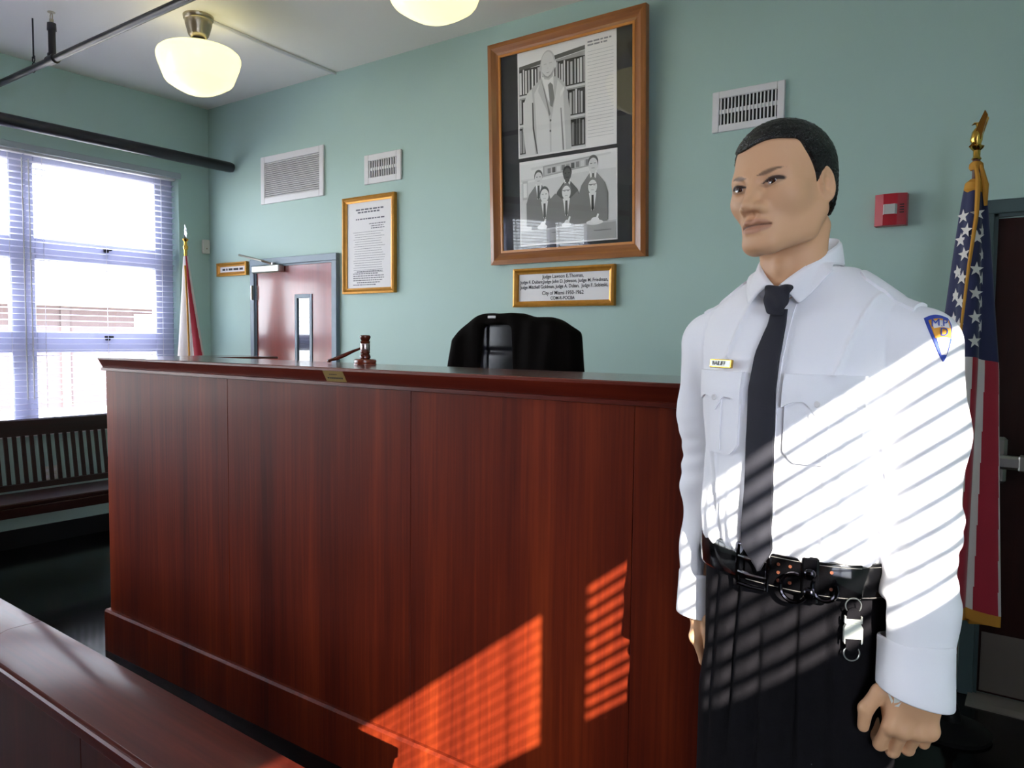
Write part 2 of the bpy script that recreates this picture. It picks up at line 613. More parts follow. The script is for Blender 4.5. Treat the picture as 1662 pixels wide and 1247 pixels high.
d2, L2 = door('door_2', -0.333, 0.78, 2.229, door2_m, dframe2_m, 'dark mahogany door with steel panic bar behind the flag', 0.06)
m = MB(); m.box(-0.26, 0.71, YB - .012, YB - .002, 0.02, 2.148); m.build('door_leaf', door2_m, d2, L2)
m = MB(); m.bbox(-0.25, 0.70, YB - .016, YB - .011, 0.03, 0.30, .001); m.build('kick_plate', mat('scuffed_steel', S(120, 112, 104), 0.5, 0.7), d2, L2)
m = MB(); m.prism([(YB - .16, 0.0), (YB - .16, .006), (YB - .12, .014), (YB - .0, .014), (YB, 0)], 'x', -0.29, 0.74)
m.build('threshold', mat('threshold_metal', S(158, 150, 142), 0.4, 0.6), d2, L2)
m = MB(); m.bbox(-0.245, -0.185, YB - .05, YB - .012, 0.985, 1.19, .012); bb = m.build('bar_bracket', steel_m, d2, L2)
m = MB(); m.bbox(-0.235, 0.66, YB - .095, YB - .045, 1.055, 1.115, .012); m.build('panic_bar', steel_m, d2, L2)
m = MB(); m.bbox(-0.14, -0.11, YB - .099, YB - .05, 1.05, 1.12, .006); m.build('bar_sleeve', steel_m, d2, L2)

# ================================================================== OUTSIDE, seen through the window row
m = MB(); m.box(-60, XL - 0.3, -40, 60, -0.62, -0.6)
o = struct(m.build('ground_outside', mat('dry_ground', S(196, 190, 178), 0.9, noise=0.2, nscale=0.5))); 
hb = thing('house', 'low pale house with flat roof seen through the window', 'building', (-24, 10.5, -0.6))
Lh = neg(hb)
m = MB(); m.box(-30, -24, 2, 19, -0.6, 2.42); m.build('wall', mat('house_stucco', S(84, 72, 76), 0.9, noise=.1, nscale=.6), hb, Lh)
m = MB(); m.box(-30.6, -23.2, 1.4, 19.6, 2.42, 2.95); m.build('roof', mat('house_roof', S(226, 220, 214), 0.8), hb, Lh)
for (ya, yb, za, zb) in ((12.6, 15.3, 1.55, 2.25), (5.2, 6.6, 1.3, 2.2), (17, 18.2, 1.3, 2.2)):
    m = MB(); m.box(-24.04, -23.97, ya, yb, za, zb); wq = m.build('window', mat('house_window', S(250, 250, 252), 0.3), hb, Lh)
m = MB(); m.box(-24.05, -23.95, 10.4, 10.65, -.6, 2.42); m.build('downpipe', mat('house_pipe', S(84, 74, 78), .8), hb, Lh)
# hedge of leaves outside, below the lower panes
leaf_m = translucent('sunlit_leaf', S(150, 152, 118), 0.5)
hd = thing('hedge', 'sunlit leafy hedge outside the lower panes', 'hedge', (-8.6, 3.4, -0.6))
mb = MB()
for i in range(5200):
    y = rnd.uniform(0.2, 6.6); z = rnd.uniform(-.6, .78 + .3 * math.sin(y * 2.3) + .1 * math.sin(y * 7))
    x = -8.6 + rnd.uniform(-.35, .35)
    a = rnd.uniform(0, 6.28); c = rnd.uniform(-1, 1); s_ = rnd.uniform(.012, .03)
    u = Vector((math.cos(a), math.sin(a), c)).normalized() * s_; v = u.cross(Vector((rnd.uniform(-1, 1), rnd.uniform(-1, 1), 1))).normalized() * s_ * .5
    p = Vector((x, y, z))
    mb.add([p - u, p + v, p + u, p - v], [(0, 1, 2, 3)])
lf = mb.build('foliage', leaf_m, hd, neg(hd)); lf['kind'] = 'stuff'
for y in (0.8, 2.1, 3.4, 4.7, 6.0):
    m = MB(); m.tube([(-8.6, y, -.6), (-8.58, y + .05, .2), (-8.62, y - .03, .8)], [.03, .022, .01], 6); m.build('stem', mat('hedge_stem', S(80, 66, 50), .9), hd, neg(hd))

# ================================================================== JUDGE BENCH
jb = thing('judge_bench', "tall cherry judge's bench with panelled front and sloped top fascia", 'bench', (-2.2, 2.2, 0))
Lj = neg(jb)
BX0, BX1 = -3.86, -0.55
for a, b in ((BX0, -2.836), (-2.836, -1.784), (-1.784, -0.946), (-0.946, BX1)):
    m = MB(); m.bbox(a + .0008, b - .0008, 1.88, 1.905, 0.12, 1.425, .0012)
    m.build('front_panel', bench_m, jb, Lj)
for xa, xb in ((BX0, BX0 + .025), (BX1 - .025, BX1)):
    m = MB(); m.bbox(xa, xb, 1.905, 2.62, 0.12, 1.425, .002); m.build('side_panel', bench_m, jb, Lj)
prof = [(1.852, 1.485), (1.852, 1.477), (1.874, 1.437), (1.866, 1.434), (1.866, 1.422), (1.89, 1.418), (1.92, 1.485)]
m = MB(); m.prism(prof, 'x', BX0 - .018, BX1 + .018); m.build('top_fascia', benchx_m, jb, Lj)
m = MB(); m.bbox(BX0 - .012, BX0 + .02, 1.875, 2.63, 1.425, 1.485, .004); m.bbox(BX1 - .02, BX1 + .012, 1.875, 2.63, 1.425, 1.485, .004); m.build('side_fascia', benchx_m, jb, Lj)
top_m = wood('bench_top_veneer', S(88, 40, 30), S(104, 50, 38), S(118, 60, 46), 'X', 0.22, 0.5)
m = MB(); m.bbox(BX0 - .03, BX1 + .03, 1.853, 2.27, 1.476, 1.488, .003); m.build('counter_top', top_m, jb, Lj)
m = MB(); m.bbox(BX0 - .03, BX0 + .33, 2.27, 2.66, 1.476, 1.488, .003); m.bbox(BX1 - .33, BX1 + .03, 2.27, 2.66, 1.476, 1.488, .003); m.build('return_top', top_m, jb, Lj)
m = MB(); m.prism([(1.858, 0.0), (1.858, .20), (1.866, .21), (1.89, .21), (1.89, 0)], 'x', BX0 - .02, BX1 + .02); m.build('plinth', bench_m, jb, Lj)
m = MB(); m.box(BX0 - .02, BX0 + .01, 1.89, 2.64, 0, .21); m.box(BX1 - .01, BX1 + .02, 1.89, 2.64, 0, .21); m.build('side_plinth', bench_m, jb, Lj)
m = MB(); m.box(BX0 + .025, BX1 - .025, 1.905, 2.5, 1.13, 1.16); m.build('work_surface', benchx_m, jb, Lj)
# brass plate on the sloped fascia
m = MB()
nn = Vector((0, -.040, -.022)).normalized() * .0016
def fas(x, s):
    return Vector((x, 1.852 + .022 * s, 1.477 - .040 * s)) + nn
c4 = [fas(-2.20, .02), fas(-2.093, .02), fas(-2.093, .98), fas(-2.20, .98)]
m.add([p + nn * .3 for p in c4] + [p - nn for p in c4], [(3, 2, 1, 0), (0, 1, 5, 4), (1, 2, 6, 5), (2, 3, 7, 6), (3, 0, 4, 7)])
bp_ = tag(m.build('brass_plate', mat('pale_brass', S(196, 168, 104), 0.4, 0.5), None), 'small brass plate engraved with two lines on the bench fascia', 'plate')
m = MB()
for s0, s1, xa, xb in ((.28, .36, -2.17, -2.13), (.58, .72, -2.187, -2.104)):
    x = xa
    while x < xb:
        w_ = rnd.uniform(.004, .009)
        q = [fas(x, s0), fas(min(x + w_, xb), s0), fas(min(x + w_, xb), s1), fas(x, s1)]
        m.add([p + nn * .5 for p in q], [(3, 2, 1, 0)])
        x += w_ + .0025
m.build('engraving', inkd_m, bp_)['kind'] = 'stuff'
# platform behind the bench
m = MB(); m.box(BX0 + .03, BX1 - .03, 1.92, 3.6, 0, .38)
struct(m.build('platform', mat('platform_carpet', S(40, 38, 40), .95)), 'raised platform behind the bench')

# gavel and sounding block
gv_m = wood('gavel_wood', S(70, 24, 16), S(92, 36, 22), S(110, 48, 30), 'Z', .22, .6, 3)
gz = 1.4885
sb_ = MB().lathe([(.046, 0), (.046, .004), (.043, .006), (.046, .009), (.045, .018), (.040, .022), (.0, .0225)], (0, 0, 0), 36, True)
tag(sb_.build('sound_block', wood('block_wood', S(120, 50, 34), S(140, 62, 42), S(155, 76, 52), 'X', .25, .5, 3), None, (-2.315, 2.17, gz), smooth=True), 'round wooden sound block under the gavel', 'sound block')
gv = thing('gavel', 'wooden gavel with silver band resting on its sound block', 'gavel', (-2.315, 2.17, gz + .0225))
gm = MB().lathe([(.0, 0), (.018, .0), (.022, .004), (.0225, .010), (.019, .018), (.016, .021), (.019, .024), (.021, .026), (.019, .030), (.0185, .066), (.021, .070), (.019, .072), (.016, .075), (.019, .080), (.0225, .087), (.022, .093), (.018, .097), (0, .098)], (0, 0, 0), 32, False)
gm.build('gavel_head', gv_m, gv, smooth=True)
MB().lathe([(.0192, .035), (.0197, .036), (.0197, .062), (.0192, .063)], (0, 0, 0), 32, False).build('band', mat('gavel_silver', S(200, 180, 180), .25, .9), gv, smooth=True)
hp = [(-.018, -.004, .044), (-.06, -.012, .030), (-.10, -.020, .014), (-.14, -.028, .0), (-.17, -.034, -.0085), (-.178, -.036, -.0115), (-.185, -.037, -.013)]
MB().tube(hp, [.0045, .0065, .0085, .0085, .0055, .0075, .005], 12).build('handle', gv_m, gv, smooth=True)

# ================================================================== LOW RAIL IN FRONT
railp_m = wood('dark_rail_panel', S(44, 14, 9), S(58, 19, 12), S(72, 26, 16), 'Z', .5, .05, .8, spec=.1)
rl = thing('courtroom_rail', 'low worn cherry rail with a moulded cap in front of the bench', 'rail', (-3.0, 0.905, 0), math.radians(-1.5))
def capseg(xa, xb):
    m = MB()
    m.prism([(0.030, .590), (0.033, .5955), (.128, .620), (.225, .620), (.232, .613), (.232, .582), (.030, .582)], 'x', xa, xb)
    return m.build('cap_board', rail_m, rl, smooth=True)
capseg(-2.45, 0.20); capseg(0.2025, 1.75)
m = MB(); m.prism([(.034, .582), (.026, .575), (.030, .562), (.040, .546), (.048, .520), (.2, .520), (.225, .582)], 'x', -2.45, 1.74); m.build('cap_moulding', benchx_m, rl, smooth=True)
for i in range(5):
    xa = -2.45 + i * .838
    m = MB(); m.bbox(xa + .001, xa + .837, .052, .19, .09, .522, .002); m.build('panel', railp_m, rl)
m = MB(); m.bbox(-2.45, 1.745, .025, .205, 0, .09, .004); m.build('base', railp_m, rl)

# ================================================================== PEW UNDER THE WINDOWS
pw = thing('pew', 'dark slatted wooden pew under the window row', 'pew', (-5.8, 1.6, 0))
Lp = neg(pw)
PY0, PY1 = 0.2, 3.1
lean = lambda z: -5.965 - (z - .45) * .16
m = MB(); m.prism([(lean(.865) - .02, .862), (lean(.865) + .02, .868), (lean(.98) + .022, .975), (lean(.98) + .005, .985), (lean(.98) - .02, .978)], 'y', PY0, PY1); m.build('top_rail', pew_m, pw, Lp, smooth=True)
m = MB(); m.prism([(lean(.49) - .018, .49), (lean(.49) + .018, .49), (lean(.53) + .018, .53), (lean(.53) - .018, .53)], 'y', PY0, PY1); m.build('bottom_rail', pew_m, pw, Lp)
first = None
k = 0
y = PY0 + .05
mb = MB()
mb.add([(lean(z) + dx + 5.965, dy, z) for z in (.525, .868) for dy in (-.0125, .0125) for dx in (-.008, .008)], [(0, 2, 3, 1), (4, 5, 7, 6), (0, 1, 5, 4), (2, 6, 7, 3), (0, 4, 6, 2), (1, 3, 7, 5)])
while y < PY1 - .03:
    l = (-5.965 - pw.location.x, y - pw.location.y, 0)
    if first is None:
        first = mb.build('slat', pew_m, pw, l)
    else:
        copy_of(first, pw, l)
    y += .0565
for i in range(3):
    m = MB(); m.bbox(-5.97 + i * .142, -5.83 + i * .142, PY0, PY1, .445 - .004 * (1 - i), .478 - .004 * (1 - i), .008); m.build('seat_board', pew_m, pw, Lp)
m = MB(); m.bbox(-5.565, -5.545, PY0 + .03, PY1 - .03, .385, .448, .004); m.build('apron', pew_m, pw, Lp)
for yy in (PY0, 1.62, PY1 - .045):
    m = MB(); m.bbox(-5.62, -5.555, yy, yy + .045, 0, .446, .006); m.build('leg', pew_m, pw, Lp)
    m = MB(); m.prism([(-5.98, 0), (-5.92, 0), (-5.935, .45), (lean(.9) + .02, .9), (lean(.9) - .02, .9), (-5.985, .45)], 'y', yy + .01, yy + .035); m.build('leg', pew_m, pw, Lp)

# wall outlets under the window, seen between the slats
for yc, lb in ((2.597, 'white wall socket behind the pew, the left one'), (2.652, 'white wall socket behind the pew, the right one')):
    r_ = thing('wall_socket', lb, 'socket', (XL, yc, .53), 0, 'sockets behind the pew')
    MB().bbox(0, .008, -.022, .022, -.055, .055, .003).build('face_plate', plastic_m, r_)
    for z in (-.025, .025):
        MB().lathe([(.012, 0), (.012, .002)], (0, 0, 0), 12).build('receptacle', white_m, r_, (.008, 0, z)).rotation_euler = (0, PI / 2, 0)

# ================================================================== PIPES
p1 = thing('duct_pipe', 'thick black pipe running along the wall above the windows', 'pipe', (-5.9, 0, 3.05))
MB().tube([(0, YF + .02, 0), (0, 3.955, 0), (0, 3.985, 0)], [.044, .044, .038], 24).build('pipe_run', black_m, p1, smooth=True)
for yy in (-2.5, .2):
    MB().tube([(0, yy, .04), (0, yy, ZC - 3.05)], .006, 8).build('hanger_rod', black_m, p1)
p2 = thing('sprinkler_pipe', 'thin black sprinkler pipe hung below the ceiling', 'pipe', (0, 2.232, 3.3))
MB().tube([(XL + .01, 0, 0), (XR - .01, 0, 0)], .021, 20).build('pipe_run', black_m, p2, smooth=True)
xt = -5.168
MB().tube([(xt - .045, 0, 0), (xt - .044, 0, 0), (xt + .044, 0, 0), (xt + .045, 0, 0)], [.02, .030, .030, .02], 20).build('tee_fitting', black_m, p2, smooth=True)
MB().tube([(xt, 0, .02), (xt, 0, .035), (xt, 0, .036), (xt, 0, .175), (xt, 0, .176), (xt, 0, .22)], [.028, .028, .021, .021, .027, .025], 16).build('riser', black_m, p2, smooth=True)
sp = MB(); sp.tube([(xt, 0, .22), (xt, 0, .245)], .012, 10); sp.tube([(xt - .016, 0, .24), (xt - .016, 0, .27), (xt, 0, .285), (xt + .016, 0, .27), (xt + .016, 0, .24)], .003, 6); sp.lathe([(.022, .285), (.022, .288)], (xt, 0, 0), 12)
sp.build('sprinkler_head', brass_m, p2)
for xh in (-5.43, -2.2, 0.2):
    h = MB(); h.tube([(xh, 0, .06), (xh, 0, ZC - 3.3)], .0055, 8)
    h.tube([(xh + .028 * math.sin(a), 0, .032 * math.cos(a) + .004) for a in [i * 2 * PI / 16 for i in range(17)]], .003, 6)
    h.tube([(xh - .016, 0, .075), (xh - .016, 0, .045), (xh, 0, .034), (xh + .016, 0, .045), (xh + .016, 0, .075)], .0035, 6)
    h.build('hanger', black_m, p2)

# ================================================================== SCHOOLHOUSE LAMPS
glob_m = mat('lit_opal_glass', S(250, 246, 214), 0.18, emit=(1.0, 0.90, 0.44, 1), estr=0.85)
lamp_lb = ['opal schoolhouse ceiling lamp hanging nearest the windows', 'opal schoolhouse ceiling lamp cut by the top edge of the photo']
for xl, lb in zip((-4.517, -2.53), lamp_lb):
    lr = thing('ceiling_lamp', lb, 'lamp', (xl, 2.82, ZC), 0, 'schoolhouse lamps')
    MB().lathe([(0, -.135), (.048, -.135), (.056, -.125), (.060, -.115), (.062, -.118), (.078, -.06), (.080, -.055), (.082, -.03), (.090, -.022), (.092, -.0005)], n=36, caps=False).build('canopy', brass_m, lr, smooth=True)
    MB().lathe([(.038, -.150), (.040, -.134)], n=24).build('neck', mat('dark_collar', S(40, 38, 36), .4), lr, smooth=True)
    MB().lathe([(.10, -.188), (.098, -.183), (.055, -.168), (.045, -.160), (.043, -.149)], n=36, caps=False).build('fitter', brass_m, lr, smooth=True)
    MB().lathe([(.0, -.492), (.03, -.490), (.062, -.483), (.10, -.470), (.15, -.444), (.195, -.415), (.207, -.400), (.213, -.385), (.228, -.345), (.243, -.305), (.252, -.27), (.252, -.25), (.245, -.233), (.225, -.216), (.19, -.203), (.14, -.193), (.098, -.184)], n=64, caps=False).build('globe', glob_m, lr, smooth='all')
rc = MB(); rc.tube([(-4.50, 2.9, ZC - .008), (-4.56, 3.45, ZC - .008), (-4.586, 3.995, ZC - .008)], .012, 8)
tag(rc.build('cable_raceway', white_m, None), 'white surface cable cover from ceiling lamp to wall', 'cable')

# ================================================================== VENTS
def vent(label, x0, x1, z0, z1, bw, kind, loc_y=YB):
    r_ = thing('air_vent', label, 'vent', ((x0 + x1) / 2, loc_y, z0), 0)
    w2, h = (x1 - x0) / 2, z1 - z0
    MB().box(-w2 + bw * .6, w2 - bw * .6, -.004, -.0005, bw * .6, h - bw * .6).build('backing', mat('grey_recess', S(120, 120, 122), .8) if kind == 'h' else dark_m, r_)
    m = MB()
    def fr(a, b, c, d):
        m.bbox(a, b, -.016, -.0005, c, d, .003)
    fr(-w2, -w2 + bw, 0, h); fr(w2 - bw, w2, 0, h); fr(-w2 + bw, w2 - bw, 0, bw); fr(-w2 + bw, w2 - bw, h - bw, h)
    m.build('frame', white_m, r_)
    if kind == 'h':
        n = 18
        q = MB(); sp_ = (h - 2 * bw) / n
        q.add([(-w2 + bw, -.013, sp_ * .1), (w2 - bw, -.013, sp_ * .1), (w2 - bw, -.002, sp_ * .95), (-w2 + bw, -.002, sp_ * .95), (-w2 + bw, -.011, 0), (w2 - bw, -.011, 0), (w2 - bw, -.0005, sp_ * .85), (-w2 + bw, -.0005, sp_ * .85)],
              [(0, 1, 2, 3), (7, 6, 5, 4), (0, 4, 5, 1), (3, 2, 6, 7), (0, 3, 7, 4), (1, 5, 6, 2)])
        f0 = q.build('louvre', white_m, r_, (0, 0, bw))
        for i in range(1, n):
            copy_of(f0, r_, (0, 0, bw + i * sp_))
    else:
        n = kind
        sp_ = (x1 - x0 - 2 * bw) / n
        q = MB(); q.bbox(-sp_ * .17, sp_ * .17, -.013, -.003, bw, h - bw, .001)
        f0 = q.build('louvre', white_m, r_, (-w2 + bw + sp_ * .5, 0, 0))
        for i in range(1, n):
            copy_of(f0, r_, (-w2 + bw + sp_ * (i + .5), 0, 0))
        MB().box(-w2 + bw, w2 - bw, -.009, -.003, h * .45, h * .55).build('damper_bar', white_m, r_)
    return r_


vent('large white return-air grille with horizontal louvres near the corner', -5.505, -4.717, 2.697, 3.086, .05, 'h')
vent('small white supply vent above the framed document', -4.262, -3.885, 2.728, 2.94, .045, 12)
vent('white supply vent behind the mannequin head', -1.583, -1.202, 2.71, 2.923, .037, 16)

# ================================================================== FRAMES AND SIGNS
def frame(name, label, cat, x0, x1, z0, z1, bw, depth, mats, tilt=0.0):
    r_ = thing(name, label, cat, ((x0 + x1) / 2, YB - .002, z0), 0)
    if tilt:
        r_.rotation_euler = (tilt, 0, 0)
    w2, h = (x1 - x0) / 2, z1 - z0
    for s in (-1, 1):
        m = MB()
        pts = [(w2, 0), (w2, -depth), (w2 - bw * .35, -depth * 1.15), (w2 - bw * .7, -depth * .75), (w2 - bw, -depth * .62), (w2 - bw, 0)]
        # mitred vertical
        vs = []
        for (px, py) in pts:
            ins = w2 - px
            vs.append((s * px, py, ins)); vs.append((s * px, py, h - ins))
        n = len(pts)
        fs = [(2 * i, 2 * i + 1, 2 * ((i + 1) % n) + 1, 2 * ((i + 1) % n)) for i in range(n)]
        m.add(vs, fs); m.build('frame_side', mats[0], r_)
    for t in (0, 1):
        m = MB()
        pts = [(0, 0), (0, -depth), (bw * .35, -depth * 1.15), (bw * .7, -depth * .75), (bw, -depth * .62), (bw, 0)]
        vs = []
        for (ins, py) in pts:
            z = ins if t == 0 else h - ins
            vs.append((-w2 + ins, py, z)); vs.append((w2 - ins, py, z))
        n = len(pts)
        fs = [(2 * i, 2 * i + 1, 2 * ((i + 1) % n) + 1, 2 * ((i + 1) % n)) for i in range(n)]
        m.add(vs, fs); m.build('frame_rail', mats[-1], r_)
    return r_, w2, h


def printlines(m, x0, x1, z, th, y, gap=.35):
    x = x0
    while x < x1:
        w_ = rnd.uniform(1.2, 4.5) * th
        m.add([(x, y, z - th / 2), (min(x + w_, x1), y, z - th / 2), (min(x + w_, x1), y, z + th / 2), (x, y, z + th / 2)], [(0, 1, 2, 3)])
        x += w_ + th * .7


# framed document
r_, w2, h = frame('framed_document', 'gilt framed typed document left of the portrait frame', 'document', -4.485, -3.935, 1.925, 2.643, .042, .03, [gold_m])
MB().box(-w2 + .03, w2 - .03, -.012, -.002, .03, h - .03).build('paper', paper_m, r_)
m = MB(); yy = -.0125
printlines(m, -.14, .15, h - .095, .011, yy); printlines(m, -.12, .11, h - .115, .011, yy); printlines(m, -.14, .16, h - .165, .009, yy)
printlines(m, -.0, .17, h - .205, .006, yy); printlines(m, .02, .15, h - .222, .006, yy); printlines(m, .02, .16, h - .238, .006, yy)
for i in range(18):
    printlines(m, -.17 + rnd.uniform(0, .02), .17 - rnd.uniform(0, .05), h - .262 - i * .0175, .0028, yy)
for i in range(7):
    printlines(m, -.17 + (.04 if i in (0, 5) else 0), .17 - rnd.uniform(.01, .1), .165 - i * .0165, .0065, yy)
m.build('typed_text', ink_m, r_)['kind'] = 'stuff'

# name plaque below the portrait frame
r_, w2, h = frame('name_plaque', 'gilt framed plaque of judges names under the portrait frame', 'plaque', -2.876, -2.148, 1.801, 2.043, .036, .03, [gold_m])
MB().box(-w2 + .025, w2 - .025, -.012, -.002, .025, h - .025).build('paper', paper_m, r_)
rx = (PI / 2, 0, 0)
for body, z, s_, wd in (('Judge Lawson E.Thomas,', .186, .031, .30), ('Judge F. Dubant,Judge John D. Johnson, Judge M. Friedman,', .155, .029, .635), ('Judge Mitchell Goldman, Judge A. Duban,  Judge F. Sobieski,', .124, .031, .635), ('City of Miami 1950-1962', .084, .032, .30), ('COM-R-POCBA', .052, .029, .175)):
    text('lettering', body, s_, inkd_m, r_, (0, -.0128, z), rx, wd, bold=True)

# small corner sign
r_, w2, h = frame('corner_sign', 'small gilt framed sign in the corner beside the red door', 'sign', -6.135, -5.70, 2.122, 2.238, .034, .028, [gold_m])
MB().box(-w2 + .025, w2 - .025, -.010, -.002, .022, h - .022).build('paper', paper_m, r_)
m = MB(); printlines(m, -.15, .15, h * .5, .018, -.0105); m.build('lettering', inkd_m, r_)['kind'] = 'stuff'

# big portrait frame with two photographs
FX0, FX1, FZ0, FZ1 = -3.046, -1.944, 2.077, 3.455
r_, w2, h = frame('portrait_frame', 'large brown wooden frame holding two black and white photographs', 'picture', FX0, FX1, FZ0, FZ1, .082, .04, [oak_m, wood('brown_frame_wood_x', S(134, 78, 32), S(156, 95, 42), S(176, 112, 54), 'X', .35, .3, 2.0)], math.radians(2.4))
m = MB()
for a, b, c, d in ((-w2 + .074, -w2 + .088, .074, h - .074), (w2 - .088, w2 - .074, .074, h - .074), (-w2 + .088, w2 - .088, .074, .088), (-w2 + .088, w2 - .088, h - .088, h - .074)):
    m.box(a, b, -.03, -.02, c, d)
m.build('inner_lip', oakl_m, r_)
MB().box(-w2 + .07, w2 - .07, -.008, -.003, .07, h - .07).build('mat_board', board_m, r_)
MB().box(-w2 + .075, w2 - .075, -.0225, -.0205, .075, h - .075).build('glass', picglass_m, r_)
cxF = (FX0 + FX1) / 2
GREY = [mat('print_grey_%d' % v, S(v, v, v - 3), .75) for v in (58, 100, 142, 178, 208, 232, 246, 252)]


class Print:
    """flat black-and-white print: coloured polygons stacked by a fraction of a millimetre"""
    def __init__(self, x0, x1, z0, z1):
        self.m, self.n = MB(), 0
        self.x0, self.x1, self.z0, self.z1 = x0, x1, z0, z1

    def P(self, g, pts):
        self.n += 1
        y = -.0098 - self.n * .00004
        self.m.cur = g
        self.m.add([(self.x0 + u * (self.x1 - self.x0), y, self.z0 + v * (self.z1 - self.z0)) for u, v in pts], [tuple(range(len(pts)))])

    def R(self, g, a, b, c, d):
        self.P(g, [(a, c), (b, c), (b, d), (a, d)])

    def E(self, g, cx, cy, rx_, ry, n=20):
        self.P(g, [(cx + rx_ * math.cos(2 * PI * i / n), cy + ry * math.sin(2 * PI * i / n)) for i in range(n)])


# upper photograph: man in a pale suit before book shelves
ux0, ux1, uz0, uz1 = -2.836 - cxF, -2.142 - cxF, 2.731 - FZ0, 3.379 - FZ0
ph = MB().box(ux0, ux1, -.0098, -.008, uz0, uz1).build('photograph', mat('photo_paper', S(250, 248, 244), .6), r_)
ph['label'] = 'upper photograph of a man in a pale suit before bookshelves'
p = Print(ux0 + .012, ux0 + .70 * (ux1 - ux0), uz0 + .012, uz1 - .012)
p.R(6, 0, 1, 0, 1)
p.P(1, [(0, .83), (1, .89), (1, .93), (0, .87)])
p.P(3, [(0, 0), (1, 0), (1, .885), (0, .825)])
for (a, b) in ((.59, .84), (.31, .55), (0.02, .27)):
    p.R(0, 0, 1, a, b)
    x = .005
    while x < .99:
        w_ = rnd.uniform(.018, .034); tt = b - rnd.uniform(0, .035)
        p.R(rnd.choice((4, 5, 5, 6) if a > .5 else (3, 4, 5, 5) if a > .3 else (2, 3, 1, 2)), x, min(.995, x + w_), a + .01, tt)
        x += w_ + rnd.uniform(.008, .03)
    p.R(5, 0, 1, a - .025, a - .005)
# suit
p.P(4, [(.10, 0), (.06, .25), (.07, .5), (.13, .60), (.28, .68), (.37, .72), (.52, .72), (.60, .69), (.70, .63), (.74, .55), (.79, .3), (.80, .0)])
p.P(5, [(.10, 0), (.06, .25), (.07, .5), (.13, .60), (.20, .63), (.22, .5), (.21, .25), (.25, 0)])
p.P(5, [(.28, 0), (.26, .4), (.24, .58), (.33, .68), (.44, .40), (.47, .30), (.48, 0)])
p.P(5, [(.50, 0), (.50, .30), (.56, .50), (.60, .67), (.68, .60), (.70, .3), (.72, 0)])
p.P(6, [(.36, .72), (.45, .50), (.50, .45), (.54, .52), (.54, .72), (.45, .74)])
p.P(2, [(.455, .64), (.49, .66), (.53, .63), (.55, .50), (.52, .42), (.485, .44)])
p.P(2, [(.35, .70), (.36, .60), (.47, .34), (.49, .36), (.40, .60)])
p.P(4, [(.34, .72), (.30, .60), (.46, .36), (.44, .44), (.38, .62)])
p.P(6, [(.64, .50), (.70, .56), (.70, .60), (.64, .55)])
p.P(1, [(.205, .50), (.225, .5), (.235, .25), (.29, .0), (.27, 0), (.21, .25)])
p.P(2, [(.64, .40), (.655, .40), (.685, .1), (.69, 0), (.67, 0)])
p.E(1, .49, .30, .012, .012); p.E(1, .485, .20, .012, .012)
# head
p.P(4, [(.37, .76), (.40, .70), (.47, .685), (.53, .71), (.55, .78)])
p.E(4, .455, .83, .115, .135, 28)
p.E(5, .45, .83, .10, .122, 28)
p.E(5, .565, .82, .02, .035); p.E(4, .345, .81, .018, .033)
p.P(3, [(.365, .775), (.40, .72), (.46, .70), (.51, .72), (.545, .78), (.50, .735), (.45, .718), (.41, .735)])
p.R(4, .395, .435, .835, .843); p.R(4, .475, .52, .838, .846); p.P(4, [(.445, .80), (.465, .80), (.455, .79)]); p.P(3, [(.425, .758), (.485, .760), (.455, .750)])
p.m.build('print', GREY, ph)
m = MB(); tx0 = ux0 + .725 * (ux1 - ux0)
for i in range(2):
    printlines(m, tx0, tx0 + .16 - i * .03, uz1 - .045 - i * .018, .009, -.0101)
for i in range(26):
    printlines(m, tx0, ux1 - .02, uz1 - .1 - i * .0195, .0016, -.0101)
m.build('caption', mat('caption_ink', S(150, 150, 152), .8), ph)['kind'] = 'stuff'

# lower photograph: six men at a table
lx0, lx1, lz0, lz1 = -2.830 - cxF, -2.138 - cxF, 2.186 - FZ0, 2.708 - FZ0
ph = MB().box(lx0, lx1, -.0098, -.008, lz0, lz1).build('photograph', MATS['photo_paper'], r_)
ph['label'] = 'lower group photograph of six men in suits at a table'
p = Print(lx0 + .008, lx1 - .008, lz0 + .008, lz1 - .008)
p.R(6, 0, 1, 0, 1)
p.P(7, [(.0, .98), (1, .98), (1, 1), (0, 1)])
p.P(5, [(.12, .93), (.95, .98), (.95, .96), (.12, .90)])
p.R(5, 0, 1, .18, .80)
p.P(6, [(0, .77), (1, .84), (1, .82), (0, .75)])
p.P(3, [(.25, .80), (.78, .86), (.78, .97), (.25, .93)]); p.P(4, [(.265, .815), (.765, .872), (.765, .955), (.265, .915)])
for i in range(9):
    p.R(rnd.choice((1, 2, 3, 5)), .30 + i * .05, .335 + i * .05, .835 + i * .004, .895 + i * .005)
p.R(4, .02, .08, .55, .78); p.R(6, .03, .07, .58, .75)


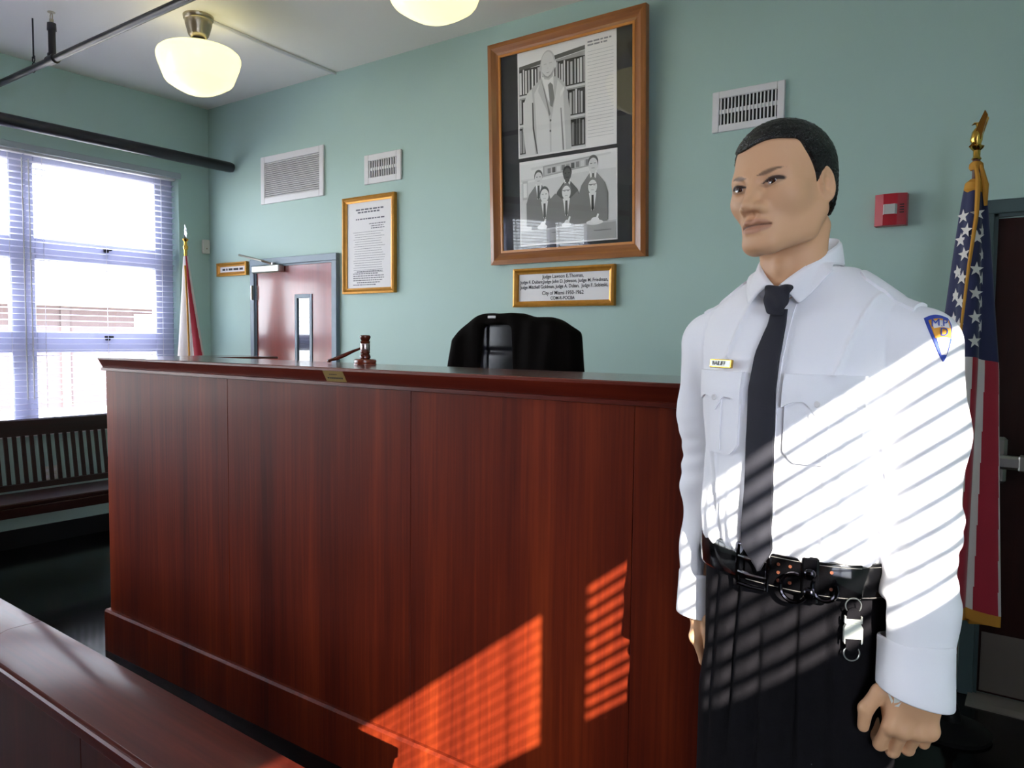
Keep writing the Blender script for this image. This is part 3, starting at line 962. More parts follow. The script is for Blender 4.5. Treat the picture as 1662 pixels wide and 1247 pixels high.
def man(cx, base, hd, sc, suit, face, hair, seated=False, tie=1, glasses=False):
    w_ = .135 * sc
    p.P(suit, [(cx - w_, base), (cx - w_ * 1.02, base + .28 * sc), (cx - w_ * .8, base + .385 * sc), (cx - .03 * sc, hd - .085 * sc), (cx + .03 * sc, hd - .085 * sc), (cx + w_ * .8, base + .385 * sc), (cx + w_ * 1.02, base + .28 * sc), (cx + w_, base)])
    p.P(7, [(cx - .035 * sc, hd - .07 * sc), (cx + .035 * sc, hd - .07 * sc), (cx + .012, hd - .26 * sc), (cx - .012, hd - .26 * sc)])
    p.P(tie, [(cx - .011, hd - .09 * sc), (cx + .011, hd - .09 * sc), (cx + .014, hd - .24 * sc), (cx, hd - .27 * sc), (cx - .014, hd - .24 * sc)])
    p.R(face, cx - .022 * sc, cx + .022 * sc, hd - .095 * sc, hd - .05 * sc)
    p.E(hair, cx, hd + .018 * sc, .047 * sc, .078 * sc)
    p.E(face, cx, hd - .008 * sc, .042 * sc, .074 * sc)
    e = max(0, face - 3)
    p.R(e, cx - .026 * sc, cx - .008 * sc, hd + .004, hd + .014); p.R(e, cx + .008 * sc, cx + .026 * sc, hd + .004, hd + .014)
    p.R(max(0, face - 2), cx - .014 * sc, cx + .014 * sc, hd - .045 * sc, hd - .037 * sc)
    if glasses:
        p.R(0, cx - .036 * sc, cx + .036 * sc, hd + .016, hd + .022)


man(.20, .22, .80, 1.0, 2, 5, 1); man(.51, .22, .80, 1.0, 1, 1, 0); man(.775, .22, .87, 1.1, 2, 5, 1)
for cx, hd, tie, gl in ((.265, .585, 1, False), (.50, .59, 1, True), (.77, .62, 0, True)):
    man(cx, .17, hd, 1.08, 2, 6, 1 if not gl else 2, True, tie, gl)
p.P(3, [(0, 0), (1, 0), (1, .21), (.6, .18), (0, .17)]); p.P(4, [(0, .15), (1, .19), (1, .21), (.5, .19), (0, .17)])
for i in range(14):
    x = rnd.uniform(0, .9); z = rnd.uniform(.01, .12); p.R(rnd.choice((2, 3, 4)), x, x + rnd.uniform(.06, .2), z, z + .012)
for cx, a in ((.24, .055), (.50, .05), (.79, .085)):
    p.E(6, cx, .20, a, .03); p.E(7, cx + .005, .225, a * .5, .035); p.P(7, [(cx + .01, .24), (cx + .03, .30), (cx + .045, .29), (cx + .03, .23)])
p.m.build('print', GREY, ph)

# ================================================================== SMALL WALL DEVICES
fa = thing('fire_alarm', 'red fire alarm strobe on the wall beside the flag', 'alarm', (-0.688, YB, 2.148), 0)
MB().prism([(-.068, 0), (.068, 0), (.068, -.045), (.03, -.060), (-.03, -.060), (-.068, -.045)], 'z', 0, .146).build('housing', redpl_m, fa)
st = MB(); st.prism([(-.03, -.06), (.03, -.06), (.022, -.074), (-.022, -.074)], 'z', .050, .096)
st.build('strobe_lens', mat('strobe_lens', S(210, 212, 208), .08, .3, coat=1, bump=.9, bscale=90), fa)
s2 = MB()
for i in range(4):
    s2.box(.040, .058, -.0575, -.05, .055 + i * .012, .059 + i * .012)
s2.build('sounder_slots', dark_m, fa)
ws = thing('wall_sensor', 'small ivory sensor box in the room corner', 'sensor', (XL, 3.955, 2.33), 0)
MB().bbox(0, .03, -.034, .034, 0, .125, .006).build('box', plastic_m, ws)
MB().lathe([(.007, 0), (.007, .002)], n=10).build('lens', mat('sensor_lens', S(160, 150, 130), .3), ws, (.03, 0, .045)).rotation_euler = (0, PI / 2, 0)

# red mat by the far door
m = MB(); m.bbox(-.6, .6, -.4, .4, 0, .012, .005)
tag(m.build('floor_mat', redmat_m, None, (.32, 3.0, .001), math.radians(24)), 'dark red mat at the bottom right corner', 'mat')

# ================================================================== FLAGS
def flag(name, label, loc, topz, cloth_top, cloth_bot, rad, mats, pick, pole_m, stand_m, front_ang, seed, nfold=5, fringe=True, drift=(0, 0)):
    """cloth hanging in folds round a pole; pick(u, v) -> material index; u along the cloth, v 0 top..1 bottom"""
    r_ = thing(name, label, 'flag', loc, 0)
    MB().lathe([(.15, 0), (.15, .015), (.12, .03), (.04, .05), (.03, .10), (.022, .12), (0, .12)], n=32, caps=True).build('stand', stand_m, r_, smooth=True)
    MB().tube([(0, 0, .05), (0, 0, topz)], .0135, 14).build('pole', pole_m, r_, smooth=True)
    nu, nv = 264, 54
    g = random.Random(seed)
    ph_ = g.uniform(0, 6)
    P = []
    for i in range(nu + 1):
        u = i / nu
        row = []
        for j in range(nv + 1):
            v = j / nv
            ang = front_ang + (u - .5) * 2 * PI * 1.12
            R0 = rad(v)
            fold = math.sin(u * 2 * PI * nfold + ph_ + .9 * v) * (.16 + .18 * v) + .10 * math.sin(u * 2 * PI * 2 + 1.1 + ph_)
            R = .018 + R0 * (0.80 + fold * 1.25) * (.92 + .25 * u * v)
            ox, oy = drift[0] * v, drift[1] * v
            z = cloth_top - v * (cloth_top - cloth_bot) - .03 * math.sin(u * 7 + ph_) * v - .05 * (1 - v) * abs(u - .5)
            row.append((R * math.cos(ang) + ox, R * math.sin(ang) * .75 + oy, z))
        P.append(row)
    m = MB()
    m.grid(P)
    m.mi = []
    for i in range(nu):
        for j in range(nv):
            m.mi.append(pick((i + .5) / nu, (j + .5) / nv))
    cl_ = m.build('cloth', mats, r_, smooth='all')
    if fringe:
        fm = MB()
        for i in range(nu):
            a, b = Vector(P[i][nv]), Vector(P[i + 1][nv])
            dz = Vector((0, 0, -.045))
            fm.add([a, b, b + dz, a + dz], [(0, 1, 2, 3)])
        fm.build('fringe', mat('gold_fringe', S(196, 138, 40), .7), cl_)
    return r_, cl_, P, nu, nv


red_f = mat('flag_red', S(168, 26, 48), .75, noise=.15, nscale=9, sheen=.3)
white_f = mat('flag_white', S(214, 206, 200), .75, noise=.06, nscale=9, sheen=.3)
blue_f = mat('flag_navy', S(28, 34, 78), .75, noise=.2, nscale=9, sheen=.3)
fringe_m = mat('gold_fringe', S(196, 138, 40), .7)
polew_m = wood('flag_pole_wood', S(70, 30, 20), S(86, 40, 26), S(100, 48, 32), 'Z', .3, .4)
# national flag by the right hand door
UZT, UZB = 2.235, 0.52
def us_pick(u, v):
    z = UZT - v * (UZT - UZB)
    if z > 1.535:
        return 0
    return 1 if int((u + .05 * v) * 14.67) % 2 == 0 else 2
usf, uscl, UP, unu, unv = flag('national_flag', 'star spangled flag with gold cord furled on its pole by the right door', (-0.315, 3.55, 0), 2.33, UZT, UZB,
    lambda v: .022 + .070 * min(1, v / .42) ** .8 + .035 * max(0, v - .42), [blue_f, red_f, white_f], us_pick, polew_m, mat('black_iron_stand', S(22, 22, 24), .5, spec=.2), math.radians(-86), 3, 4)
stm = mat('flag_star_white', S(225, 220, 214), .7)
def star_mesh(mb, c, n, s, rot):
    n = n.normalized(); t = Vector((0, 0, 1)); e1 = t.cross(n).normalized(); e2 = n.cross(e1)
    vs = [c]
    for k in range(10):
        a = PI / 2 + rot + k * PI / 5; rr = s if k % 2 == 0 else s * .4
        vs.append(c + e1 * rr * math.cos(a) + e2 * rr * math.sin(a))
    mb.add(vs, [(0, 1 + k, 1 + (k + 1) % 10) for k in range(10)])
first = True
for ci, uc in enumerate((.37, .45, .53, .61)):
    for k in range(7):
        z = 2.08 - k * .098 - (.049 if ci % 2 else 0)
        if z < 1.56:
            continue
        v = (UZT - z) / (UZT - UZB)
        i, j = int(uc * unu), min(unv - 1, int(v * unv))
        c = Vector(UP[i][j]); e1 = Vector(UP[i + 1][j]) - Vector(UP[i - 1][j]); e2 = Vector(UP[i][j + 1]) - Vector(UP[i][j - 1])
        n = e1.cross(e2); out = Vector((c.x, c.y, 0))
        if n.dot(out) < 0:
            n = -n
        if n.dot(Vector((.3, -1, 0))) < 0.12 * n.length:
            continue
        sm = MB(); star_mesh(sm, c + n.normalized() * .0035, n, .030, rnd.uniform(-.25, .25))
        sm.build('star', stm, uscl)
# gold cord and tassels
m = MB(); m.tube([(.0, -.02, 2.30), (.012, -.03, 2.24), (.015, -.07, 2.1), (.0, -.105, 1.9), (-.012, -.125, 1.7), (-.022, -.14, 1.5)], [.006, .010, .008, .006, .005, .004], 8)
m.build('cord', fringe_m, usf, smooth=True)
m = MB(); m.lathe([(.02, 2.285), (.026, 2.295), (.024, 2.31), (.016, 2.318)], n=16); m.lathe([(.03, 2.195), (.040, 2.21), (.036, 2.235), (.018, 2.25)], n=16)
m.build('cord_knot', fringe_m, usf, smooth=True)
m = MB(); m.tube([(.018, -.02, 2.30), (.035, -.02, 2.22), (.04, -.02, 2.14)], [.006, .013, .006], 8); m.build('tassel', fringe_m, usf, smooth=True)
# eagle finial
eg = MB(); eg.lathe([(.016, 2.355), (.018, 2.36), (.013, 2.37), (.013, 2.40), (.022, 2.41), (.026, 2.42), (.012, 2.43), (0, 2.43)], n=20)
eg.tube([(0, 0, 2.42), (-.004, 0, 2.45), (.0, 0, 2.49), (.006, 0, 2.515), (.0, 0, 2.53)], [.012, .022, .020, .012, .009], 12)
eg.tube([(.0, 0, 2.53), (-.012, 0, 2.534), (-.022, 0, 2.526)], [.009, .006, .001], 8)
for s in (-1, 1):
    eg.add([(-.006, s * .012, 2.44), (.012, s * .016, 2.45), (.034, s * .03, 2.56), (.024, s * .032, 2.585), (.004, s * .026, 2.53), (-.010, s * .016, 2.47),
            (-.006, s * .006, 2.44), (.012, s * .009, 2.45), (.034, s * .022, 2.56), (.024, s * .024, 2.585), (.004, s * .018, 2.53), (-.010, s * .009, 2.47)],
           [(0, 1, 2, 3, 4, 5), (11, 10, 9, 8, 7, 6)] + [(i, (i + 1) % 6, (i + 1) % 6 + 6, i + 6) for i in range(6)])
eg.add([(-.012, -.02, 2.44), (-.012, .02, 2.44), (-.028, .014, 2.42), (-.028, -.014, 2.42), (-.006, -.02, 2.435), (-.006, .02, 2.435), (-.022, .014, 2.415), (-.022, -.014, 2.415)], [(0, 1, 2, 3), (7, 6, 5, 4), (0, 4, 5, 1), (2, 6, 7, 3), (1, 5, 6, 2), (0, 3, 7, 4)])
eg.v = [(x * 1.0, y, 2.325 + (z - 2.355) * .8) for x, y, z in eg.v]
eg.build('eagle_finial', goldmetal_m, usf, smooth=True)

# state flag in the left corner
FZT, FZB = 2.255, 0.75
def fl_pick(u, v):
    c = .535 + .06 * (v - .3)
    if abs(u - c) < .045:
        return 0
    if v > .53 and .72 < u < .82:
        return 0
    return 1
ff, fcl, FP, fnu, fnv = flag('state_flag', 'white flag with red diagonal and gold edge in the window corner', (-5.90, 3.54, 0), 2.31, FZT, FZB,
    lambda v: .006 + .125 * min(1, v / .62) ** 1.0, [red_f, white_f], fl_pick, goldmetal_m, goldmetal_m, math.radians(-40), 11, 3, drift=(.10, .05))
fe = MB()
ii = int(.47 * fnu)
pts = [Vector(FP[ii + int(-20 * (j / fnv))][j]) + Vector((.010, -.012, 0)) for j in range(3, fnv)]
fe.tube(pts, [.008] * len(pts), 6); fe.build('edge_fringe', fringe_m, fcl, smooth=True)
m = MB(); m.lathe([(.012, 2.30), (.018, 2.305), (.020, 2.33), (.013, 2.34), (.013, 2.37), (.022, 2.378), (.024, 2.39), (.012, 2.398)], n=20)
m.build('finial_socket', goldmetal_m, ff, smooth=True)
m = MB()
for (w_, z) in ((.012, 2.395), (.024, 2.43), (.02, 2.47), (.0035, 2.51)):
    m.v += [(w_, 0, z), (0, -.009, z), (-w_, 0, z), (0, .009, z)]
m.f = [(4 * i + k, 4 * i + (k + 1) % 4, 4 * (i + 1) + (k + 1) % 4, 4 * (i + 1) + k) for i in range(3) for k in range(4)] + [(12, 13, 14, 15)]
m.mi = [0] * len(m.f)
m.build('spear_finial', mat('chrome_finial', S(215, 222, 215), .12, 1.0), ff)

# ================================================================== IMPLICIT SURFACES (for cloth, leather and the mannequin)
f32 = np.float32


def smin(a, b, k):
    h = np.maximum(k - np.abs(a - b), 0) / k
    return np.minimum(a, b) - h * h * k * 0.25


def smax(a, b, k):
    return -smin(-a, -b, k)


def ell(x, y, z, c, r):
    dx, dy, dz = x - c[0], y - c[1], z - c[2]
    k0 = np.sqrt((dx / r[0]) ** 2 + (dy / r[1]) ** 2 + (dz / r[2]) ** 2)
    k1 = np.sqrt((dx / r[0] ** 2) ** 2 + (dy / r[1] ** 2) ** 2 + (dz / r[2] ** 2) ** 2) + 1e-9
    return k0 * (k0 - 1) / k1


def cap(x, y, z, a, b, ra, rb):
    ax, ay, az = a
    bx, by, bz = b[0] - ax, b[1] - ay, b[2] - az
    l2 = bx * bx + by * by + bz * bz + 1e-12
    px, py, pz = x - ax, y - ay, z - az
    t = np.clip((px * bx + py * by + pz * bz) / l2, 0, 1)
    return np.sqrt((px - t * bx) ** 2 + (py - t * by) ** 2 + (pz - t * bz) ** 2) - (ra + (rb - ra) * t)


def chain(x, y, z, pts, rs, k=0.01):
    d = None
    for i in range(len(pts) - 1):
        e = cap(x, y, z, pts[i], pts[i + 1], rs[i], rs[i + 1])
        d = e if d is None else smin(d, e, k)
    return d


def rbox(x, y, z, c, h, r):
    qx, qy, qz = np.abs(x - c[0]) - h[0] + r, np.abs(y - c[1]) - h[1] + r, np.abs(z - c[2]) - h[2] + r
    return np.sqrt(np.maximum(qx, 0) ** 2 + np.maximum(qy, 0) ** 2 + np.maximum(qz, 0) ** 2) + np.minimum(np.maximum(qx, np.maximum(qy, qz)), 0) - r


def gauss(d2, s):
    return np.exp(-d2 / (2 * s * s))


def surface_nets(sdf, xs, ys, zs, blk=24, safe=1.5):
    """naive surface nets on a rectilinear grid, evaluated block by block where the surface can be"""
    xs, ys, zs = (np.asarray(a, f32) for a in (xs, ys, zs))
    NX, NY, NZ = len(xs) - 1, len(ys) - 1, len(zs) - 1
    K, V, Q = [], [], []
    key = lambda i, j, k: (i.astype(np.int64) * (NY + 1) + j) * (NZ + 1) + k
    starts = [(i, j, k) for i in range(0, NX, blk) for j in range(0, NY, blk) for k in range(0, NZ, blk)]
    A = np.array(starts)
    i1 = np.minimum(A[:, 0] + blk, NX); j1 = np.minimum(A[:, 1] + blk, NY); k1 = np.minimum(A[:, 2] + blk, NZ)
    cx, cy, cz = (xs[A[:, 0]] + xs[i1]) / 2, (ys[A[:, 1]] + ys[j1]) / 2, (zs[A[:, 2]] + zs[k1]) / 2
    hd = .5 * np.sqrt((xs[i1] - xs[A[:, 0]]) ** 2 + (ys[j1] - ys[A[:, 1]]) ** 2 + (zs[k1] - zs[A[:, 2]]) ** 2)
    dc = np.abs(sdf(cx, cy, cz))
    for n in np.nonzero(dc < hd * safe + .004)[0]:
        a, b, c = A[n]
        a1, b1, c1 = min(a + blk + 1, NX), min(b + blk + 1, NY), min(c + blk + 1, NZ)
        X, Y, Z = np.meshgrid(xs[a:a1 + 1], ys[b:b1 + 1], zs[c:c1 + 1], indexing='ij')
        d = sdf(X, Y, Z)
        ins = d < 0
        if ins.all() or not ins.any():
            continue
        nx, ny, nz = (s - 1 for s in d.shape)
        cnt = np.zeros((nx, ny, nz), np.int8); acc = np.zeros((nx, ny, nz, 3), f32)
        cs = [(p, q, r) for p in (0, 1) for q in (0, 1) for r in (0, 1)]
        sub = lambda M, o: M[o[0]:o[0] + nx, o[1]:o[1] + ny, o[2]:o[2] + nz]
        for o1 in cs:
            for ax in range(3):
                if o1[ax] == 0:
                    o2 = list(o1); o2[ax] = 1
                    d1, d2 = sub(d, o1), sub(d, o2)
                    cr = (d1 < 0) != (d2 < 0)
                    t = np.where(cr, d1 / np.where(cr, d1 - d2, 1), 0)
                    for w_, M in enumerate((X, Y, Z)):
                        acc[..., w_] += np.where(cr, sub(M, o1) + t * (sub(M, o2) - sub(M, o1)), 0)
                    cnt += cr
        I, J, L = np.nonzero(cnt)
        K.append(key(I + a, J + b, L + c)); V.append(acc[I, J, L] / cnt[I, J, L][:, None])
        # quads, for edges owned by this block
        e1x, e1y, e1z = min(blk, nx), min(blk, ny), min(blk, nz)
        for ax in range(3):
            s1 = [slice(1, None)] * 3; s2 = [slice(1, None)] * 3
            lo = [1, 1, 1]; lo[ax] = 0
            up = [min(blk + 1, d.shape[0] - 1), min(blk + 1, d.shape[1] - 1), min(blk + 1, d.shape[2] - 1)]
            up[ax] = (e1x, e1y, e1z)[ax]
            sl_ = tuple(slice(lo[q], up[q]) for q in range(3))
            sh = [slice(lo[q], up[q]) for q in range(3)]
            sh[ax] = slice(lo[ax] + 1, up[ax] + 1)
            p, q = ins[sl_], ins[tuple(sh)]
            I, J, L = np.nonzero(p != q)
            fl = p[I, J, L]
            I, J, L = I + lo[0] + a, J + lo[1] + b, L + lo[2] + c
            o_ = [(0, 0), (-1, 0), (-1, -1), (0, -1)]
            u_, v_ = [(1, 2), (2, 0), (0, 1)][ax]
            ks = []
            for du, dv in o_:
                idx = [I, J, L]
                idx[u_] = idx[u_] + du; idx[v_] = idx[v_] + dv
                ks.append(key(*idx))
            ks = np.stack(ks, 1)
            ks[~fl] = ks[~fl][:, ::-1]
            Q.append(ks)
    K = np.concatenate(K); V = np.concatenate(V); Q = np.concatenate(Q)
    uk, ui = np.unique(K, return_index=True)
    V = V[ui]
    pos = np.searchsorted(uk, Q); pos = np.clip(pos, 0, len(uk) - 1)
    ok = (uk[pos] == Q).all(1)
    Qi = pos[ok]
    Qi = np.unique(np.sort(Qi, 1), axis=0, return_index=True)[1]
    return V, pos[ok][Qi]


def np_object(name, V, Q, m, parent=None, loc=(0, 0, 0)):
    me = bpy.data.meshes.new(name)
    me.vertices.add(len(V)); me.vertices.foreach_set('co', V.astype(f32).ravel())
    me.loops.add(len(Q) * 4); me.loops.foreach_set('vertex_index', Q.astype(np.int32).ravel())
    me.polygons.add(len(Q)); me.polygons.foreach_set('loop_start', np.arange(0, len(Q) * 4, 4, dtype=np.int32))
    me.polygons.foreach_set('use_smooth', np.ones(len(Q), bool))
    me.update(calc_edges=True); me.validate()
    me.materials.append(m)
    o = bpy.data.objects.new(name, me); COL.objects.link(o)
    o.parent = parent; o.location = loc
    return o


def ar(a, b, s):
    return np.linspace(a, b, int(round((b - a) / s)) + 1)


# ================================================================== JUDGE'S CHAIR AND ROBE
CHX, CHY, CHZ = -2.13, 2.95, 0.38
ch = thing('judge_chair', 'black leather high-backed chair behind the bench', 'chair', (CHX, CHY, CHZ), math.radians(6))


def back_sdf(x, y, z):
    yb = y - .10 * (z - .9) * .25
    wv = .27 - .10 * np.clip((z - 1.05) / .3, 0, 1) ** 2
    d = rbox(x * .27 / wv, yb, z, (0, .0, .90), (.27, .055, .42), .05)
    seam = np.minimum(np.abs(z - 1.16), np.minimum(np.abs(z - .98), np.abs(z - .78)))
    d = d + .008 * np.exp(-(seam / .012) ** 2) * (yb < 0)
    vs = np.abs(np.abs(x) - .125)
    d = d + .012 * np.exp(-(vs / .010) ** 2) * (yb < 0)
    return d - .012 * np.maximum(0, 1 - (x / .12) ** 2) * (yb < 0)


V, Q = surface_nets(back_sdf, ar(-.3, .3, .008), ar(-.12, .14, .008), ar(.44, 1.36, .008))
np_object('backrest', V, Q, blk_leather, ch)
V, Q = surface_nets(lambda x, y, z: rbox(x, y, z, (0, -.24, .47), (.26, .25, .055), .045) - .01 * np.maximum(0, 1 - (x / .26) ** 2 - ((y + .24) / .25) ** 2), ar(-.3, .3, .012), ar(-.54, .06, .012), ar(.38, .56, .012))
np_object('seat', V, Q, blk_leather, ch)
for s in (-1, 1):
    MB().tube([(s * .28, .0, .62), (s * .30, -.1, .68), (s * .30, -.38, .68), (s * .28, -.42, .62), (s * .24, -.36, .43)], [.022, .03, .03, .024, .018], 10).build('armrest', blk_leather, ch, smooth=True)
MB().tube([(0, -.2, .06), (0, -.2, .42)], [.03, .025], 14).build('gas_column', dark_m, ch, smooth=True)
for k in range(5):
    a = k * 2 * PI / 5
    MB().tube([(0, -.2, .1), (.3 * math.cos(a), -.2 + .3 * math.sin(a), .07)], [.028, .018], 8).build('base_leg', dark_m, ch, smooth=True)
    MB().tube([(.3 * math.cos(a) - .012, -.2 + .3 * math.sin(a), .03), (.3 * math.cos(a) + .012, -.2 + .3 * math.sin(a), .03)], .03, 12).build('castor', dark_m, ch, smooth=True)


def robe_sdf(x, y, z):
    # outline half widths, wide at the bottom like sleeves falling from the chair's shoulders
    t = np.clip((1.345 - z) / .75, 0, 1)
    wl = .15 + .17 * np.clip(t / .18, 0, 1) ** .55 + .115 * t
    wr = .16 + .17 * np.clip(t / .12, 0, 1) ** .5 + .10 * t
    wv = np.where(x < 0, wl, wr)
    top = 1.338 + .006 * np.sin(x * 31 + 1) - .010 * np.sin(x * 11) - .55 * np.maximum(np.abs(x + .01) - .13, 0) ** 1.5
    yb = y - .025 * (z - .9)
    dp = .085 + .012 * np.sin(x * 24 + z * 3) * np.clip(t * 3, 0, 1) + .004 * np.sin(x * 61 - z * 5)
    dx = (np.abs(x) - wv) * .9
    dy = np.abs(yb) - dp
    d = smax(smax(dx, dy, .09), (z - top) * .9, .05)
    d = np.maximum(d, .50 - z + .02 * np.sin(x * 25))
    # opening at the front that shows the leather
    cx0 = -.055 - .02 * t
    hole = smax(smax(np.abs(x - cx0) - (.075 + .05 * t + .06 * np.clip((t - .5) * 2, 0, 1)), z - 1.285, .03), yb + .02, .02)
    return smax(d, -hole, .02)


V, Q = surface_nets(robe_sdf, ar(-.5, .5, .007), ar(-.16, .16, .007), ar(.46, 1.40, .007), safe=2.5)
rb = np_object('judge_robe', V, Q, robe_m, None, (CHX, CHY, CHZ))
rb.rotation_euler = (0, 0, math.radians(6))
tag(rb, "black judge's robe draped over the chair back", 'robe')
m = MB(); m.bbox(-.022, .022, -.004, 0, 0, .012, .002)
lb_ = m.build('collar_label', paper_m, rb, (-.075, -.078, 1.315))

# ================================================================== THE UNIFORMED MANNEQUIN
MX, MY, MRZ = -0.36, 1.34, math.radians(-12)
man = thing('mannequin', 'male mannequin in white uniform shirt, dark tie and black trousers', 'mannequin', (MX, MY, 0), MRZ)
skin_m = mat('painted_skin', S(178, 142, 114), 0.5, spec=.35)
shirt_m = mat('white_shirt_cloth', S(246, 246, 250), 0.75, bump=0.12, bscale=900, sheen=0.15)
trouser_m = mat('black_trouser_cloth', S(22, 21, 24), 0.9, spec=.04, noise=.2, nscale=60, bump=.2, bscale=700)

# --- skin colours (painted brows, lips, eye lines) as a colour attribute
nt = skin_m.node_tree
at_ = nt.nodes.new('ShaderNodeAttribute'); at_.attribute_name = 'paint'
nt.links.new(at_.outputs['Color'], nt.nodes['Principled BSDF'].inputs['Base Color'])

HC = np.array([-0.009, -0.064, 1.848]); HS = 0.955; HYAW = math.radians(-5); HROLL = math.radians(4.5)
RC, RS = math.cos(HROLL), math.sin(HROLL)
HCOS, HSIN = math.cos(HYAW), math.sin(HYAW)


def to_head(x, y, z):
    dx, dy, dz = (x - HC[0]) / HS, (y - HC[1]) / HS, (z - HC[2]) / HS
    hx_, hy_ = HCOS * dx + HSIN * dy, -HSIN * dx + HCOS * dy
    return RC * hx_ + RS * dz, hy_, -RS * hx_ + RC * dz


def from_head(p):
    x, y, z = (c * HS for c in p)
    x, z = RC * x - RS * z, RS * x + RC * z
    return (HC[0] + HCOS * x - HSIN * y, HC[1] + HSIN * x + HCOS * y, HC[2] + z)


def skull(x, y, z):
    return smin(ell(x, y, z, (0, .012, .034), (.073, .084, .081)), ell(x, y, z, (0, -.028, .034), (.061, .055, .060)), .03)


def zwarp(z):
    return z + np.interp(z, [-.112, -.078, -.040, .012, .058], [0, .0035, .0055, .0085, 0])


def head_sdf(x, y, z):
    zr = z
    z = zwarp(z)
    ax = np.abs(x)
    d = skull(x, y, z)
    d = smin(d, ell(x, y, z, (0, -.034, -.028), (.056, .054, .066)), .03)
    jaw = chain(ax, y, z, [(.053, .008, -.040), (.047, -.012, -.076), (.018, -.066, -.098)], [.018, .016, .017], .012)
    d = smin(d, jaw, .035)
    d = smin(d, ell(x, y, z, (0, -.073, -.097), (.023, .018, .018)), .02)
    d = smin(d, ell(ax, y, z, (.043, -.050, -.018), (.018, .019, .016)), .035)
    d = smin(d, cap(ax, y, z, (.046, -.062, .021), (.013, -.079, .0150), .0080, .0090), .018)
    d = smin(d, ell(x, y, z, (0, -.066, -.066), (.031, .021, .026)), .018)
    # eye sockets
    d = smax(d, -ell(ax, y, z, (.032, -.096, .003), (.021, .0195, .0125)), .012)
    # nose
    n = chain(x, y, z, [(0, -.078, .012), (0, -.091, -.010), (0, -.1035, -.034)], [.0075, .0085, .0115], .008)
    n = smin(n, ell(ax, y, z, (.0135, -.0905, -.0385), (.0095, .0125, .0085)), .007)
    d = smin(d, n, .013)
    d = smax(d, -ell(ax, y, z, (.0078, -.0985, -.0485), (.0042, .0055, .0042)), .003)
    # lids round the eyeballs
    lid = ell(ax, y, z, (.032, -.0725, .003), (.0155, .0150, .0140))
    d = smin(d, lid, .006)
    tilt = (ax - .032) * .16
    op = ell(ax, y, z - tilt, (.032, -.094, .0028), (.0150, .0145, .0056))
    d = smax(d, -op, .0015)
    # mouth
    up = chain(ax, y, z, [(.0250, -.0770, -.0665), (.010, -.0885, -.0605), (0, -.0895, -.0620)], [.0032, .0062, .0062], .006)
    lo = chain(ax, y, z, [(.0225, -.0770, -.0700), (.010, -.0865, -.0755), (0, -.0880, -.0765)], [.0032, .0070, .0078], .006)
    d = smin(d, np.minimum(up, lo), .006)
    d = smax(d, -chain(ax, y, z, [(.0262, -.0820, -.0675), (.011, -.0950, -.0678), (0, -.0962, -.0690)], [.0016, .0022, .0022], .004), .003)
    # philtrum and the dip under the lower lip
    d = d + .0016 * gauss((x / 1.0) ** 2 + ((z + .052) * .5) ** 2, .0035) * (y < -.07)
    # ears
    z = zr
    ey, ez = y - .006, z + .006
    t_ = ey * .97 + ez * .22
    s_ = ez * .97 - ey * .22
    t_, s_ = t_ * 1.36, s_ * 1.30
    ex = ax - .0715 - .22 * np.maximum(t_, -.01)
    ear = np.sqrt((t_ / .0185) ** 2 + (s_ / .0325) ** 2 + 1e-9)
    ear = np.maximum((ear - 1) * .017, np.abs(ex) - .0045)
    hel = np.sqrt((np.sqrt((t_ / .0165) ** 2 + (s_ / .0305) ** 2 + 1e-9) - 1) ** 2 * .0165 ** 2 + (ex - .003) ** 2) - .0034
    hel = np.where((t_ < -.006) & (s_ < .0), .05, hel)
    ear = smin(ear + .0, hel, .004)
    ear = smax(ear, -ell(ex, t_, s_, (.0050, -.002, -.001), (.0080, .0090, .016)), .002)
    ear = smin(ear, ell(ex, t_, s_, (.0, -.004, -.027), (.0055, .0085, .009)), .005)
    ear = smin(ear, ell(ex, t_, s_, (.001, -.0115, -.004), (.004, .005, .008)), .004)
    d = smin(d, ear, .006)
    return d * HS


